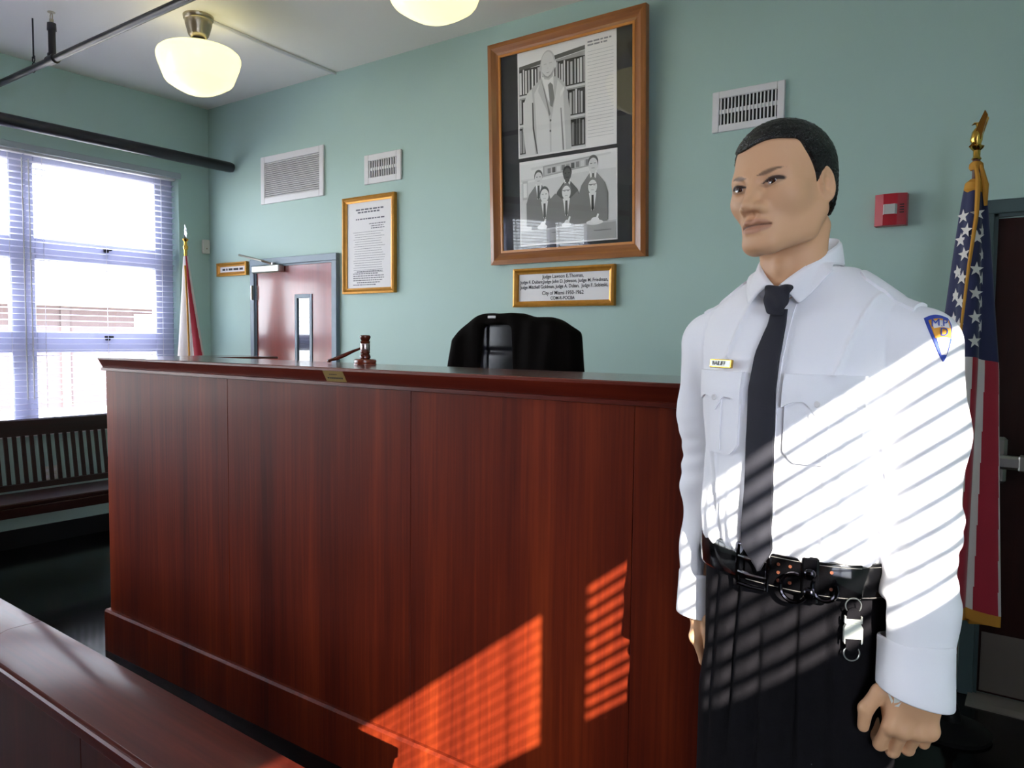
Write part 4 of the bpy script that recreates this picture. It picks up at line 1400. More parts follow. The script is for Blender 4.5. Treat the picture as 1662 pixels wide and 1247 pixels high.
def hand_sdf(x, y, z, W, dn, bn, side, flex, spread=1.0, thumb=None, off=0.0):
    """side +1: thumb along +t"""
    dn = np.array(dn) / np.linalg.norm(dn)
    bn = np.array(bn) - dn * np.dot(bn, dn); bn /= np.linalg.norm(bn)
    tn = np.cross(dn, bn) * side
    W = np.array(W) - dn * off
    px, py, pz = x - W[0], y - W[1], z - W[2]
    t = px * tn[0] + py * tn[1] + pz * tn[2]
    b = px * bn[0] + py * bn[1] + pz * bn[2]
    k = px * dn[0] + py * dn[1] + pz * dn[2]
    d = rbox(t, b, k, (0.0, 0.0, .050), (.0385, .0145, .040), .0135)
    d = smin(d, cap(t, b, k, (0, 0, -.05), (0, 0, .02), .0295, .0275), .03)
    d = smin(d, ell(t, b, k, (.022, -.010, .040), (.019, .014, .030)), .014)
    fs = [(.0310, .076, .043, .0265, .020, .0094), (.0104, .081, .047, .029, .021, .0098), (-.0108, .079, .043, .027, .020, .0092), (-.0305, .073, .034, .021, .018, .0080)]
    tend = []
    for i, (ft, fk, l1, l2, l3, r) in enumerate(fs):
        a1, a2, a3 = (math.radians(v) for v in flex[i])
        p = np.array([ft, .0025, fk]); pts = [p]
        sp = (ft * .10) * spread
        ang = 0
        for a, l in ((a1, l1), (a2, l2), (a3, l3)):
            ang += a
            p = p + l * np.array([sp * math.cos(ang) * 1.0, -math.sin(ang), math.cos(ang)])
            pts.append(p)
        fd = chain(t, b, k, pts, [r * 1.04, r, r * .94, r * .80], .003)
        fd = smin(fd, ell(t, b, k, tuple(pts[1]), (r * 1.08, r * 1.08, r * 1.08)), .003)
        fing = fd if i == 0 else smin(fing, fd, .0022)
        d = smin(d, ell(t, b, k, (ft, .0085, fk - .002), (.0080, .0075, .010)), .009)
        d = smin(d, cap(t, b, k, (ft * .45, .006, .02), (ft, .0095, fk - .004), .006, .0055), .007)
    d = smin(d, fing, .005)
    th = thumb or [(.026, -.006, .016), (.047, -.013, .040), (.052, -.020, .073), (.049, -.026, .098)]
    d = smin(d, chain(t, b, k, th, [.0145, .0120, .0108, .0086], .005), .0055)
    return d


WL, WR = (.213, -.036, 1.086), (-.193, .012, 1.084)
LH = dict(W=WL, off=.010, dn=(-.05, -.12, -1), bn=(.66, -.74, .10), side=1, flex=[(30, 74, 50), (31, 88, 50), (34, 88, 50), (38, 86, 50)],
          thumb=[(.022, -.004, .006), (.048, -.004, .030), (.0625, -.009, .060), (.060, -.016, .090)])
RH = dict(W=WR, off=.024, dn=(-.03, -.10, -1), bn=(-.88, -.46, 0), side=-1, flex=[(26, 40, 26), (32, 46, 30), (36, 50, 32), (40, 52, 32)],
          thumb=[(.024, -.008, .010), (.041, -.015, .034), (.046, -.019, .060), (.043, -.021, .084)])
ARM_L = [(.180, .012, 1.594), (.194, .004, 1.46), (.199, -.006, 1.325), (.205, -.020, 1.20), WL]
ARM_R = [(-.180, .012, 1.592), (-.196, .028, 1.46), (-.200, .036, 1.325), (-.197, .026, 1.20), WR]


def body_sdf(x, y, z):
    z0, z1 = float(np.min(z)), float(np.max(z))
    d = np.full(np.shape(x), .2, f32)
    if z1 > 1.58:
        d = np.minimum(d, head_sdf(*to_head(x, y, z)))
        nk = chain(x, y, z, [(0, .022, 1.60), (-.008, -.003, 1.69), (-.014, -.042, 1.80)], [.060, .0520, .0470], .03)
        nk = smin(nk, cap(x, y, z, (.034, -.022, 1.79), (.014, -.048, 1.665), .014, .012), .03)
        nk = smin(nk, cap(x, y, z, (-.058, -.02, 1.79), (-.012, -.050, 1.665), .014, .012), .03)
        nk = smin(nk, ell(x, y, z, (-.008, -.068, 1.722), (.011, .010, .012)), .014)
        d = smin(d, nk, .022)
    if z0 < 1.68:
        k = (z - 1.38) / .30
        a = np.interp(z, [1.0, 1.2, 1.3, 1.45, 1.55, 1.60, 1.63, 1.66], [.13, .13, .125, .14, .145, .14, .10, .05])
        b = np.interp(z, [1.0, 1.2, 1.3, 1.45, 1.55, 1.62], [.09, .085, .085, .095, .085, .06])
        t = (np.sqrt((x / a) ** 2 + (y / b) ** 2) - 1) * np.minimum(a, b)
        t = np.maximum(t, np.maximum(1.05 - z, z - 1.66))
        d = smin(d, t, .03)
        d = smin(d, chain(x, y, z, ARM_L, [.045, .040, .036, .032, .026], .02), .03)
        d = smin(d, chain(x, y, z, ARM_R, [.045, .040, .036, .032, .026], .02), .03)
    if z0 < 1.14:
        d = smin(d, hand_sdf(x, y, z, **LH), .012)
        d = smin(d, hand_sdf(x, y, z, **RH), .012)
    return d


gx = np.concatenate([ar(-.32, -.15, .0022)[:-1], ar(-.15, -.094, .006)[:-1], ar(-.094, .094, .0017)[:-1], ar(.094, .15, .006)[:-1], ar(.15, .30, .0022)])
gy = np.concatenate([ar(-.20, .07, .0018)[:-1], ar(.07, .12, .004)])
gz_ = np.concatenate([ar(.93, 1.11, .0022)[:-1], ar(1.11, 1.63, .009)[:-1], ar(1.63, 1.72, .0028)[:-1], ar(1.72, 1.965, .0017)])
V, Q = surface_nets(body_sdf, gx, gy, gz_, 20, 1.7)
body = np_object('body', V, Q, skin_m, man)
# paint
hx, hy, hz = to_head(V[:, 0], V[:, 1], V[:, 2])
hax = np.abs(hx)
hz = zwarp(hz)
base = np.array(S(216, 168, 128)[:3])
C_ = np.tile(base, (len(V), 1))
def mixc(mask, col):
    global C_
    mk = np.clip(mask, 0, 1)[:, None]
    C_ = C_ * (1 - mk) + np.array(S(*col)[:3]) * mk
sstep = lambda e0, e1, v: np.clip((v - e0) / (e1 - e0), 0, 1)
front = hy < -.045
lipd = np.abs(hz + .0690) - (.0130 * np.sqrt(np.clip(1 - (hax / .0285) ** 2, 0, 1)))
mixc(sstep(.0015, -.002, lipd) * front * (hz > -.09) * (hax < .028) * .6, (170, 112, 94))
mixc(sstep(.0022, .0008, np.abs(hz + .0675 + .0 * hax)) * front * (hax < .0275) * .75, (66, 40, 34))
bz = .0170 + .0065 * sstep(.013, .040, hax)
bw = .0034 * sstep(.010, .020, hax) * sstep(.050, .030, hax) + .0002
mixc(sstep(1.25, .55, np.abs(hz - bz) / bw) * front * (hax > .010) * (hax < .054) * .72, (52, 36, 30))
tl = (hax - .032) * .16
el = np.sqrt(((hax - .032) / .0168) ** 2 + ((hz - tl - .0030) / .0072) ** 2)
mixc(sstep(1.22, 1.0, el) * front * (.85 * (hz > .003) + .35) * (hy < -.06), (50, 36, 32))
mixc(gauss((hax - .034) ** 2 + ((hz - .011) * 2.0) ** 2, .008) * front * .35, (96, 74, 62))
ca = body.data.color_attributes.new('paint', 'FLOAT_COLOR', 'POINT')
ca.data.foreach_set('color', np.concatenate([C_, np.ones((len(V), 1))], 1).astype(f32).ravel())

# eyes
eye_m = bpy.data.materials.new('painted_eye'); eye_m.use_nodes = True
nt = eye_m.node_tree; bs = nt.nodes['Principled BSDF']
tc = nt.nodes.new('ShaderNodeTexCoord'); sx_ = nt.nodes.new('ShaderNodeSeparateXYZ'); nt.links.new(tc.outputs['Object'], sx_.inputs[0])
v1 = nt.nodes.new('ShaderNodeCombineXYZ'); nt.links.new(sx_.outputs[0], v1.inputs[0]); nt.links.new(sx_.outputs[2], v1.inputs[2])
ln = nt.nodes.new('ShaderNodeVectorMath'); ln.operation = 'LENGTH'; nt.links.new(v1.outputs[0], ln.inputs[0])
mr = nt.nodes.new('ShaderNodeMath'); mr.operation = 'MULTIPLY'; mr.inputs[1].default_value = 80; nt.links.new(ln.outputs['Value'], mr.inputs[0])
cr = nt.nodes.new('ShaderNodeValToRGB'); cr.color_ramp.interpolation = 'LINEAR'
e = cr.color_ramp.elements; e[0].position, e[0].color = .16, S(8, 6, 6); e[1].position, e[1].color = .50, S(206, 200, 196)
q = e.new(.22); q.color = S(74, 38, 24); q = e.new(.40); q.color = S(60, 30, 20); q = e.new(.45); q.color = S(40, 28, 24)
nt.links.new(mr.outputs[0], cr.inputs[0]); nt.links.new(cr.outputs[0], bs.inputs['Base Color'])
bs.inputs['Roughness'].default_value = .08; bs.inputs['Coat Weight'].default_value = 1.0
for s in (1, -1):
    mb = MB()
    rr = .0128
    mb.lathe([(rr * math.cos(a), rr * math.sin(a)) for a in [(-PI / 2 + PI * i / 16) for i in range(17)]], n=24, caps=False)
    mb.v = [(v[0], v[2], v[1]) for v in mb.v]
    o = mb.build('eye', eye_m, man, from_head((s * .032, -.0715, -.0052)), HYAW + math.radians(2), smooth='all')
    o.rotation_euler = (0, -HROLL, HYAW + math.radians(4))

# hair cap
def hairline(x, y):
    h = np.interp(y, [-.10, -.050, -.045, -.040, -.020, -.013, -.005, .026, .036, .056, .11], [.060, .064, .062, .048, .012, -.004, .016, .020, -.028, -.050, -.056])
    return h + .004 * np.sin(x * 60)


def hair_sdf(x, y, z):
    X, Y, Z = to_head(x, y, z)
    d = smin(ell(X, Y, Z, (0, .012, .034), (.073, .084, .081)), ell(X, Y, Z, (0, -.028, .034), (.061, .055, .060)), .03)
    d = smin(d, ell(X, Y, Z, (0, .032, -.02), (.058, .054, .05)), .03)
    bumps = .0010 * (np.sin(X * 420 + 3 * np.sin(Z * 160)) * np.sin(Y * 390 + 2 * np.sin(X * 170)) * np.sin(Z * 400 + 1.5))
    d = d - .0050 + bumps
    return smax(d, (hairline(X, Y) - Z) * .8, .004) * HS


V, Q = surface_nets(hair_sdf, ar(-.10, .10, .0019), ar(-.16, .07, .0019), ar(1.77, 1.97, .0019), 24, 2.2)
hair_m = mat('glossy_black_hair', S(11, 10, 10), .22, spec=.4, bump=1.0, bscale=300, bdist=.006)
np_object('hair', V, Q, hair_m, man)

# ------------------------------------------------------------------ shirt
TZ = [1.12, 1.20, 1.235, 1.262, 1.30, 1.36, 1.44, 1.52, 1.575, 1.615, 1.645, 1.668, 1.692, 1.735]
TA = [.148, .150, .152, .161, .162, .158, .158, .166, .174, .180, .174, .154, .122, .060]
TB = [.108, .110, .113, .124, .128, .126, .128, .126, .118, .106, .094, .083, .070, .052]
TC = [.0, .0, .0, -.003, -.004, -.003, -.004, -.002, .002, .006, .008, .010, .010, .012]


def sellip(x, y, a, b, p):
    u, v = np.abs(x) / a, np.abs(y) / b
    k = (u ** p + v ** p + 1e-9) ** (1 / p)
    g = np.sqrt((u ** (p - 1) / a) ** 2 + (v ** (p - 1) / b) ** 2 + 1e-9) * k ** (1 - p)
    return (k - 1) / np.maximum(g, 3.0)


def seg2(u, v, a, b):
    ab = (b[0] - a[0], b[1] - a[1]); t = np.clip(((u - a[0]) * ab[0] + (v - a[1]) * ab[1]) / (ab[0] ** 2 + ab[1] ** 2), 0, 1)
    return np.sqrt((u - a[0] - t * ab[0]) ** 2 + (v - a[1] - t * ab[1]) ** 2)


def sleeve(x, y, z, pts, rs, s):
    d = chain(x, y, z, pts, rs, .03)
    cx = np.interp(z, [p[2] for p in pts[::-1]], [p[0] for p in pts[::-1]])
    cy = np.interp(z, [p[2] for p in pts[::-1]], [p[1] for p in pts[::-1]])
    th = np.arctan2(y - cy, (x - cx) * s)
    fo = .0020 * np.sin(z * 85 + 9 * np.sin(z * 14 + s) + 1.6 * np.cos(th + .6) * 2.2 + s) * gauss((z - 1.315) ** 2, .07) * (.55 + .45 * np.cos(th + .9))
    fo = fo + .0022 * np.sin(z * 50 + 5 * np.sin(z * 11) + 2.5 * th + 2 * s) * gauss((z - 1.48) ** 2, .06)
    fo = fo + .0022 * np.sin(th * 3 + z * 24) * gauss((z - 1.20) ** 2, .06)
    return d + fo


CUFF_AX = {1: np.array(ARM_L[3]) - np.array(WL), -1: np.array(ARM_R[3]) - np.array(WR)}
CUFF_AX = {k: v / np.linalg.norm(v) for k, v in CUFF_AX.items()}


def shirt_sdf(x, y, z):
    a, b, c = np.interp(z, TZ, TA), np.interp(z, TZ, TB), np.interp(z, TZ, TC)
    d = sellip(x, y - c, a, b, 2.35)
    th = np.arctan2(x, -(y - c))
    low = np.clip((1.42 - z) / .16, 0, 1) * np.clip((z - 1.235) / .02, 0, 1)
    d = d + .0042 * low * np.sin(th * 13 + 4 * np.sin(z * 9) + .6) + .003 * low * np.sin(th * 29 + z * 21)
    # drawn folds below the left pocket and towards the armpits
    fr = (y < 0.02)
    for p, q, am, w_ in (((.165, 1.47), (.09, 1.545), .005, .012), ((.17, 1.44), (.10, 1.36), .005, .012), ((.165, 1.40), (.12, 1.30), .005, .010), ((-.15, 1.46), (-.11, 1.36), .004, .010),
                         ((.07, 1.36), (.085, 1.27), -.004, .008), ((.12, 1.38), (.105, 1.28), -.004, .008), ((-.06, 1.38), (-.05, 1.27), -.004, .008), ((-.10, 1.40), (-.085, 1.28), .004, .008)):
        d = d + am * np.exp(-(seg2(x, z, p, q) / w_) ** 2) * fr
    # pressed creases
    for p, q in (((.137, 1.675), (.106, 1.550)), ((-.052, 1.680), (-.083, 1.555)), ((.098, 1.41), (.10, 1.27)), ((-.090, 1.41), (-.085, 1.27))):
        d = d - .0062 * np.exp(-(seg2(x, z, p, q) / .0032) ** 2) * fr
    sl1 = sleeve(x, y, z, ARM_L, [.061, .0560, .0510, .0495, .0530], 1)
    sl2 = sleeve(x, y, z, ARM_R, [.063, .0560, .0485, .0470, .0480], -1)
    for W, s in ((WL, 1), (WR, -1)):
        ax = CUFF_AX[s]
        h = (x - W[0]) * ax[0] + (y - W[1]) * ax[1] + (z - W[2]) * ax[2]
        if s == 1:
            sl1 = smax(sl1, .050 - h, .004)
        else:
            sl2 = smax(sl2, .050 - h, .004)
    kk = np.interp(z, [1.0, 1.43, 1.53, 1.8], [.003, .004, .030, .030])
    d = smin(d, sl1, kk)
    d = smin(d, sl2, kk)
    # sleeve seam
    for s in (1, -1):
        d = d + .0022 * np.exp(-(np.abs(x * s - (.158 + .05 * (1.60 - z) * (z > 1.5))) / .0028) ** 2) * (z > 1.47)
    return smax(d, np.maximum(1.215 - z + np.where(np.abs(x) > .178, -10, 0), z - 1.722), .004)


V, Q = surface_nets(shirt_sdf, ar(-.31, .31, .0036), ar(-.17, .15, .0036), ar(1.05, 1.725, .0036), 24, 2.2)
shirt = np_object('shirt', V, Q, shirt_m, man)

# ------------------------------------------------------------------ trousers
PZ = [.70, .90, .98, 1.08, 1.16, 1.22, 1.262]
PA = [.147, .149, .150, .152, .156, .158, .157]
PB = [.125, .130, .132, .130, .124, .119, .117]


def trouser_sdf(x, y, z):
    a, b = np.interp(z, PZ, PA), np.interp(z, PZ, PB)
    hips = np.maximum(sellip(x, y - .004, a, b, 2.3), .80 - z)
    ax = np.abs(x)
    leg = chain(ax, y, z, [(.067, .0, .96), (.084, -.004, .55), (.096, .012, .13)], [.083, .078, .072], .03)
    d = smin(hips, leg, .06)
    fr = (y < .03)
    for xc, am in ((.055, .012), (.100, .006), (-.046, .012), (-.092, .007)):
        d = d + am * np.exp(-((x - xc - .03 * np.sign(xc) * (1.2 - z)) / .007) ** 2) * fr * np.clip((1.235 - z) / .04, 0, 1) * np.clip((z - .80) / .2, .25, 1)
    d = d + .010 * np.exp(-(x / .008) ** 2) * fr * np.clip((1.2 - z) / .1, 0, 1)
    return smax(d, np.maximum(z - 1.264, .07 - z), .004)


V, Q = surface_nets(trouser_sdf, ar(-.22, .22, .0055), ar(-.16, .16, .0055), ar(.06, 1.27, .0055), 24, 2.2)
trousers = np_object('trousers', V, Q, trouser_m, man)

# ------------------------------------------------------------------ details laid on the shirt
bpy.context.view_layer.update()
def bvh_of(o):
    me = o.data
    n = len(me.vertices); co = np.empty(n * 3, f32); me.vertices.foreach_get('co', co)
    pl_ = np.empty(len(me.polygons) * 4, np.int32); me.polygons.foreach_get('vertices', pl_)
    return BVHTree.FromPolygons([tuple(v) for v in co.reshape(-1, 3).tolist()], pl_.reshape(-1, 4).tolist())


SB = bvh_of(shirt)
TBV = bvh_of(trousers)


def hit(tree, o, d):
    p, n, i, dist = tree.ray_cast(Vector(o), Vector(d).normalized(), 2.0)
    return p, n


def front_pt(x, z, off=.0, tree=None, d=(0, 1, 0)):
    p, n = hit(tree or SB, (x, -.6, z), d)
    if p is None:
        return Vector((x, -.1, z)) - Vector((0, off, 0))
    return p + Vector((0, -1, 0)) * off


def smooth_rows(G, it=1):
    for _ in range(it):
        H = [[p.copy() for p in row] for row in G]
        for i in range(1, len(G) - 1):
            for j in range(1, len(G[0]) - 1):
                G[i][j] = H[i][j] * .4 + (H[i - 1][j] + H[i + 1][j] + H[i][j - 1] + H[i][j + 1]) * .15
    return G


def slab(G, back, m_, name, parent, smooth=True, mi=None):
    """solid patch: grid G on top, edge skirts running back by vector(s) `back`"""
    n, k = len(G), len(G[0])
    mb = MB()
    mb.grid(G)
    bk = Vector(back)
    loop = [G[0][j] for j in range(k)] + [G[i][k - 1] for i in range(1, n)] + [G[n - 1][j] for j in range(k - 2, -1, -1)] + [G[i][0] for i in range(n - 2, 0, -1)]
    L_ = len(loop)
    mb.add(loop + [p + bk for p in loop], [(i, (i + 1) % L_, (i + 1) % L_ + L_, i + L_) for i in range(L_)])
    return mb.build(name, m_, parent, smooth=smooth)


def patch(name, m_, parent, fx, zs_, nu, off, depth, sm=2):
    """fx(v)->(x0,x1), zs_(u,v)->z ; laid on the shirt front"""
    G = []
    for i in range(nu + 1):
        u = i / nu
        row = []
        for j in range(29):
            v = j / 28
            x0, x1 = fx(v)
            row.append(front_pt(x0 + (x1 - x0) * u, zs_(u, v), off))
        G.append(row)
    smooth_rows(G, sm)
    return slab(G, (0, depth, 0), m_, name, parent)


def tri(u):
    return 1 - abs(2 * u - 1)


# pockets with scalloped flaps and a box pleat
for xc, nm in ((-.089, 0), (.090, 1)):
    w2 = .050
    def zb(u, v, top=1.530, h=.118):
        corner = .018 * max(0, (abs(2 * u - 1) - .62) / .38) ** 1.5
        return top - v * (h - corner)
    pk = patch('pocket', shirt_m, shirt, lambda v: (xc - w2, xc + w2), zb, 20, .0055, .008, 4)
    patch('pocket_pleat', shirt_m, shirt, lambda v: (xc - .013, xc + .013), lambda u, v: 1.525 - v * .108, 8, .0080, .005, 3)
    def zf(u, v):
        sc = .010 * math.sin(abs(2 * u - 1) * PI) * 1.0 - .014 * max(0, 1 - abs(2 * u - 1) * 3.2)
        return 1.550 - v * (.052 - sc)
    fl_ = patch('pocket_flap', shirt_m, shirt, lambda v: (xc - w2 - .003, xc + w2 + .003), zf, 24, .0105, .011, 3)
    p = front_pt(xc, 1.506, .012)
    mb = MB(); mb.lathe([(0, 0), (.0045, 0), (.005, .0012), (.004, .002), (0, .0018)], n=14, caps=False); mb.v = [(v[0], -v[2], v[1]) for v in mb.v]
    mb.build('pocket_button', white_m, shirt, p, smooth=True)

# placket
patch('placket', shirt_m, shirt, lambda v: (-.012, .026), lambda u, v: 1.660 - v * .405, 8, .0020, .004, 4)

# cuffs
for W, s, r0 in ((WL, 1, .0540), (WR, -1, .0495)):
    ax = Vector(CUFF_AX[s]); e1 = ax.cross(Vector((0, 1, 0))).normalized(); e2 = ax.cross(e1)
    P = []
    for i in range(49):
        a = 2 * PI * i / 48
        fl = 1 + .012 * math.sin(3 * a + 1) + .01 * math.sin(5 * a)
        row = []
        for r_, h_ in ((r0 * .93, .060), (r0 * .945, .0), (r0 * .95, -.0125), (r0 * .985, -.014), (r0 * 1.0, -.012), (r0, .0), (r0 * .99, .030), (r0 * .985, .058), (r0 * .99, .0595), (r0 * .985, .066), (r0 * .97, .0685), (r0 * .90, .069)):
            dr_ = e1 * math.cos(a) + e2 * math.sin(a)
            row.append(Vector(W) + ax * (h_ - (.21 if s > 0 else .05) * dr_.x * r_ * max(0, min(1, (.07 - h_) / .07))) + dr_ * r_ * fl)
        P.append(row)
    MB().grid(P).build('cuff', shirt_m, shirt, smooth='all')

# name bar
nb = bpy.data.objects.new('name_badge', None); COL.objects.link(nb); nb.parent = man
p = front_pt(-.082, 1.562, .004); p2 = front_pt(-.050, 1.562, .004); p0 = front_pt(-.114, 1.562, .004)
ang = math.atan2(p2.y - p0.y, p2.x - p0.x)
nb.location = p + Vector((0, -.003, 0)); nb.rotation_euler = (math.radians(-8), 0, ang)
nb.scale = (.8, .9, .85)
MB().bbox(-.033, .033, -.002, .004, -.0085, .0085, .0012).build('badge_plate', goldmetal_m, nb)
MB().bbox(-.030, .030, -.0026, .0, -.0062, .0062, .0006).build('badge_face', mat('badge_silver', S(196, 196, 190), .35, .3), nb)
text('badge_lettering', 'BAILIFF', .0115, mat('badge_ink', S(90, 88, 78), .6), nb, (-.003, -.0031, 0), (PI / 2, 0, 0), .040)

# collar: stand and two pointed leaves
def neck_pt(phi, v, s):
    r1, r2 = .0570, .0635
    k = 1.0 + .08 * v ** .5 + (.44 - .36 * min(1, phi / 1.5)) * v
    x = s * r1 * k * math.sin(phi); y = -.003 - r2 * k * math.cos(phi) * (1.0 if phi < PI / 2 else 1.0) - .010 * math.cos(phi)
    z = 1.683 + .094 * ((1 - math.cos(phi)) / 2) ** .48
    ln_ = .058 - .006 * min(1, phi / 1.2)
    z = z + .010 * (1 - (1 - min(1, v * 5)) ** 2) * 0.5 - ln_ * v ** 1.15
    return Vector((x - .010, y, z))


mb = MB()
P = []
for i in range(49):
    a = -PI + 2 * PI * i / 48
    s = 1 if a >= 0 else -1
    b0 = neck_pt(abs(a), 0, s)
    P.append([b0 * 1.0 + Vector((0, 0, .004)), Vector((b0.x * 1.03, -.003 + (b0.y + .003) * 1.03, b0.z - .012)), Vector((b0.x * 1.10, -.003 + (b0.y + .003) * 1.08, b0.z - .032))])
mb.grid(P); solidify(mb.build('collar_stand', shirt_m, shirt, smooth='all'), .003)
for s in (1, -1):
    G = []
    for i in range(41):
        u = i / 40
        row = []
        for j in range(17):
            v = j / 16
            phi0 = .13 + .44 * v
            phi = phi0 + (PI - phi0) * u
            q = neck_pt(phi, v, s)
            # keep the leaf above the shoulder cloth
            pp, nn_, ii_, dd_ = SB.find_nearest(q)
            if pp is not None and (q - pp).dot(nn_) < .0045:
                q = q + nn_ * (.0045 - (q - pp).dot(nn_))
            row.append(q)
        G.append(row)
    smooth_rows(G, 3)
    mb = MB(); mb.grid(G)
    solidify(mb.build('collar_leaf', shirt_m, shirt, smooth='all'), .0028, 1 if s < 0 else -1)

# tie
tie_m = mat('charcoal_tie', S(50, 50, 57), .8, spec=.2, bump=.25, bscale=800)
tc_ = [(1.652, .0035, .0125), (1.628, .006, .0145), (1.585, .003, .0205), (1.53, .002, .0225), (1.46, .004, .0232), (1.38, .003, .0235), (1.30, .003, .0255), (1.27, .003, .0268), (1.233, .007, .0015)]
Zs = [t[0] for t in tc_][::-1]
G = []
nv = 64
for i in range(15):
    u = i / 14
    row = []
    for j in range(nv + 1):
        z = 1.652 - (1.652 - 1.2335) * j / nv
        xc = np.interp(z, Zs, [t[1] for t in tc_][::-1]); wd = np.interp(z, Zs, [t[2] for t in tc_][::-1])
        x = xc + (2 * u - 1) * wd
        q = front_pt(x, max(z, 1.262), .0)
        q = Vector((x, q.y - .010 - .003 * (1 - (2 * u - 1) ** 2), z))
        row.append(q)
    G.append(row)
# straighten the blade over folds
for j in range(nv + 1):
    my = min(G[i][j].y for i in range(15))
    for i in range(15):
        G[i][j].y = .7 * (my + .003 * (2 * i / 14 - 1) ** 2) + .3 * G[i][j].y
smooth_rows(G, 5)
tie = bpy.data.objects.new('tie', None); COL.objects.link(tie); tie.parent = man
slab(G, (0, .006, 0), tie_m, 'tie_blade', tie, smooth=True)
def knot_sdf(x, y, z):
    t = np.clip((1.686 - z) / .040, 0, 1)
    w_ = .0225 - .0085 * t
    yb = y + .094 + .40 * (1.686 - z) * .5
    d = smax(np.abs(x - .002) - w_, np.abs(yb) - .0125, .012)
    d = smax(d, np.maximum(z - 1.690, 1.642 - z), .006)
    return d + .0012 * np.sin((x - .002) * 200 + z * 220)
V, Q = surface_nets(knot_sdf, ar(-.03, .05, .002), ar(-.14, -.06, .002), ar(1.63, 1.70, .002), 24, 3)
np_object('tie_knot', V, Q, tie_m, tie)

# epaulettes
for s in (1, -1):
    G = []
    for i in range(9):
        u = i / 8 * 2 - 1
        row = []
        for j in range(25):
            v = j / 24
            x = s * (.095 + .088 * v)
            w_ = .021 + .006 * v
            if v < .12:
                w_ *= .55 + .45 * v / .12
            y = .004 + u * w_
            p, n = hit(SB, (x, y, 1.9), (0, 0, -1))
            row.append((p if p else Vector((x, y, 1.64))) + Vector((0, 0, .0055)))
        G.append(row)
    smooth_rows(G, 3)
    if s < 0:
        G = G[::-1]
    ep = slab(G, (0, 0, -.006), shirt_m, 'epaulette', shirt)

# shoulder patch
def sleeve_pt(a, z, off):
    c = Vector((.185, .008, z - .01))
    d = Vector((math.cos(a), math.sin(a), .12))
    p, n = hit(SB, c + d * .4, -d)
    return (p if p else c + d * .065) + d.normalized() * off
sp_ = bpy.data.objects.new('shoulder_patch', None); COL.objects.link(sp_); sp_.parent = man
AC, ZT = math.radians(-41), 1.642
def pg(u, v, off):
    """u -1..1 across, v 0 top .. 1 point"""
    bow = .006 * (1 - u * u)
    wd = (.44) * (1 - v) ** .85
    return sleeve_pt(AC + u * wd, ZT + bow * (1 - v) - v * .066, off)
def pgrid(u0, u1, v0, v1, off, m_, nm, dep=.003):
    G = [[pg(u0 + (u1 - u0) * i / 10, v0 + (v1 - v0) * j / 12, off) for j in range(13)] for i in range(11)]
    bk = -(Vector((math.cos(AC), math.sin(AC), .1))) * dep
    return slab(G, bk, m_, nm, sp_)
pgrid(-1, 1, 0, .995, .0030, mat('patch_blue', S(52, 74, 168), .7), 'patch_border')
pgrid(-.80, .80, .09, .50, .0046, mat('patch_orange', S(238, 168, 60), .7), 'patch_field', .002)
pgrid(-.70, .70, .50, .86, .0044, mat('patch_white', S(230, 226, 226), .7), 'patch_tip', .002)
pgrid(-.66, .66, .13, .29, .0052, MATS['patch_white'], 'patch_band', .002)
for ch_, u, v in (('M.', -.36, .20), ('P.', .40, .20), ('D', .04, .40)):
    a = AC + u * .44 * (1 - v) ** .85
    p = pg(u, v, .0066)
    text('patch_lettering', ch_, .017, MATS['patch_blue'], sp_, p, (PI / 2 - .12, 0, a + PI / 2), bold=False)

# ------------------------------------------------------------------ belt
patent_m = mat('black_patent_leather', S(8, 8, 10), .1, spec=.3, coat=.25)
chrome_m = mat('gunmetal', S(150, 148, 150), .15, 1.0)
belt = bpy.data.objects.new('belt', None); COL.objects.link(belt); belt.parent = man
def belt_r(th, off=0.0, z=1.232):
    a, b, p = .1605 + off, .1195 + off, 2.3
    c, s_ = abs(math.sin(th)), abs(math.cos(th))
    r = 1 / ((c / a) ** p + (s_ / b) ** p) ** (1 / p)
    return r
def belt_pt(th, off, z):
    """th 0 = front centre, + towards the mannequin's left"""
    r = belt_r(th, off)
    return Vector((r * math.sin(th), .004 - r * math.cos(th), z))
def belt_n(th):
    e = .01
    t_ = belt_pt(th + e, 0, 0) - belt_pt(th - e, 0, 0)
    return Vector((t_.y, -t_.x, 0)).normalized()
P = []
prof = [(.002, -.0275), (.0062, -.0275), (.0078, -.024), (.0085, 0), (.0078, .024), (.0062, .0275), (.002, .0275), (.002, -.0275)]
for i in range(97):
    th = -PI + 2 * PI * i / 96
    P.append([belt_pt(th, o, 1.232 + dz + .004 * math.cos(th)) for o, dz in prof])
mb = MB(); mb.grid(P); mb.build('strap', patent_m, belt, smooth=True)
# overlapping tongue
P = []
for i in range(41):
    th = -.16 + 1.22 * i / 40
    ta = 1.0
    P.append([belt_pt(th, o + .006, 1.232 + dz * ta + .004 * math.cos(th)) for o, dz in prof])
mb = MB(); mb.grid(P); mb.add(P[0][:-1], [tuple(range(len(prof) - 1))]); mb.add(P[-1][:-1], [tuple(range(len(prof) - 2, -1, -1))]); mb.build('tongue', patent_m, belt, smooth=True)
stitch_m = mat('pale_stitch', S(160, 156, 150), .7)
mb = MB()
for i in range(150):
    th = -.14 + 1.9 * i / 150
    for dz in (-.0235, .0235):
        a, b = belt_pt(th, .0152 if th < 1.05 else .0092, 1.232 + dz + .004 * math.cos(th)), belt_pt(th + .007, .0152 if th < 1.05 else .0092, 1.232 + dz + .004 * math.cos(th))
        z_ = Vector((0, 0, .0005))
        mb.add([a - z_, b - z_, b + z_, a + z_], [(0, 1, 2, 3)])
o = mb.build('stitching', stitch_m, belt); o['kind'] = 'stuff'
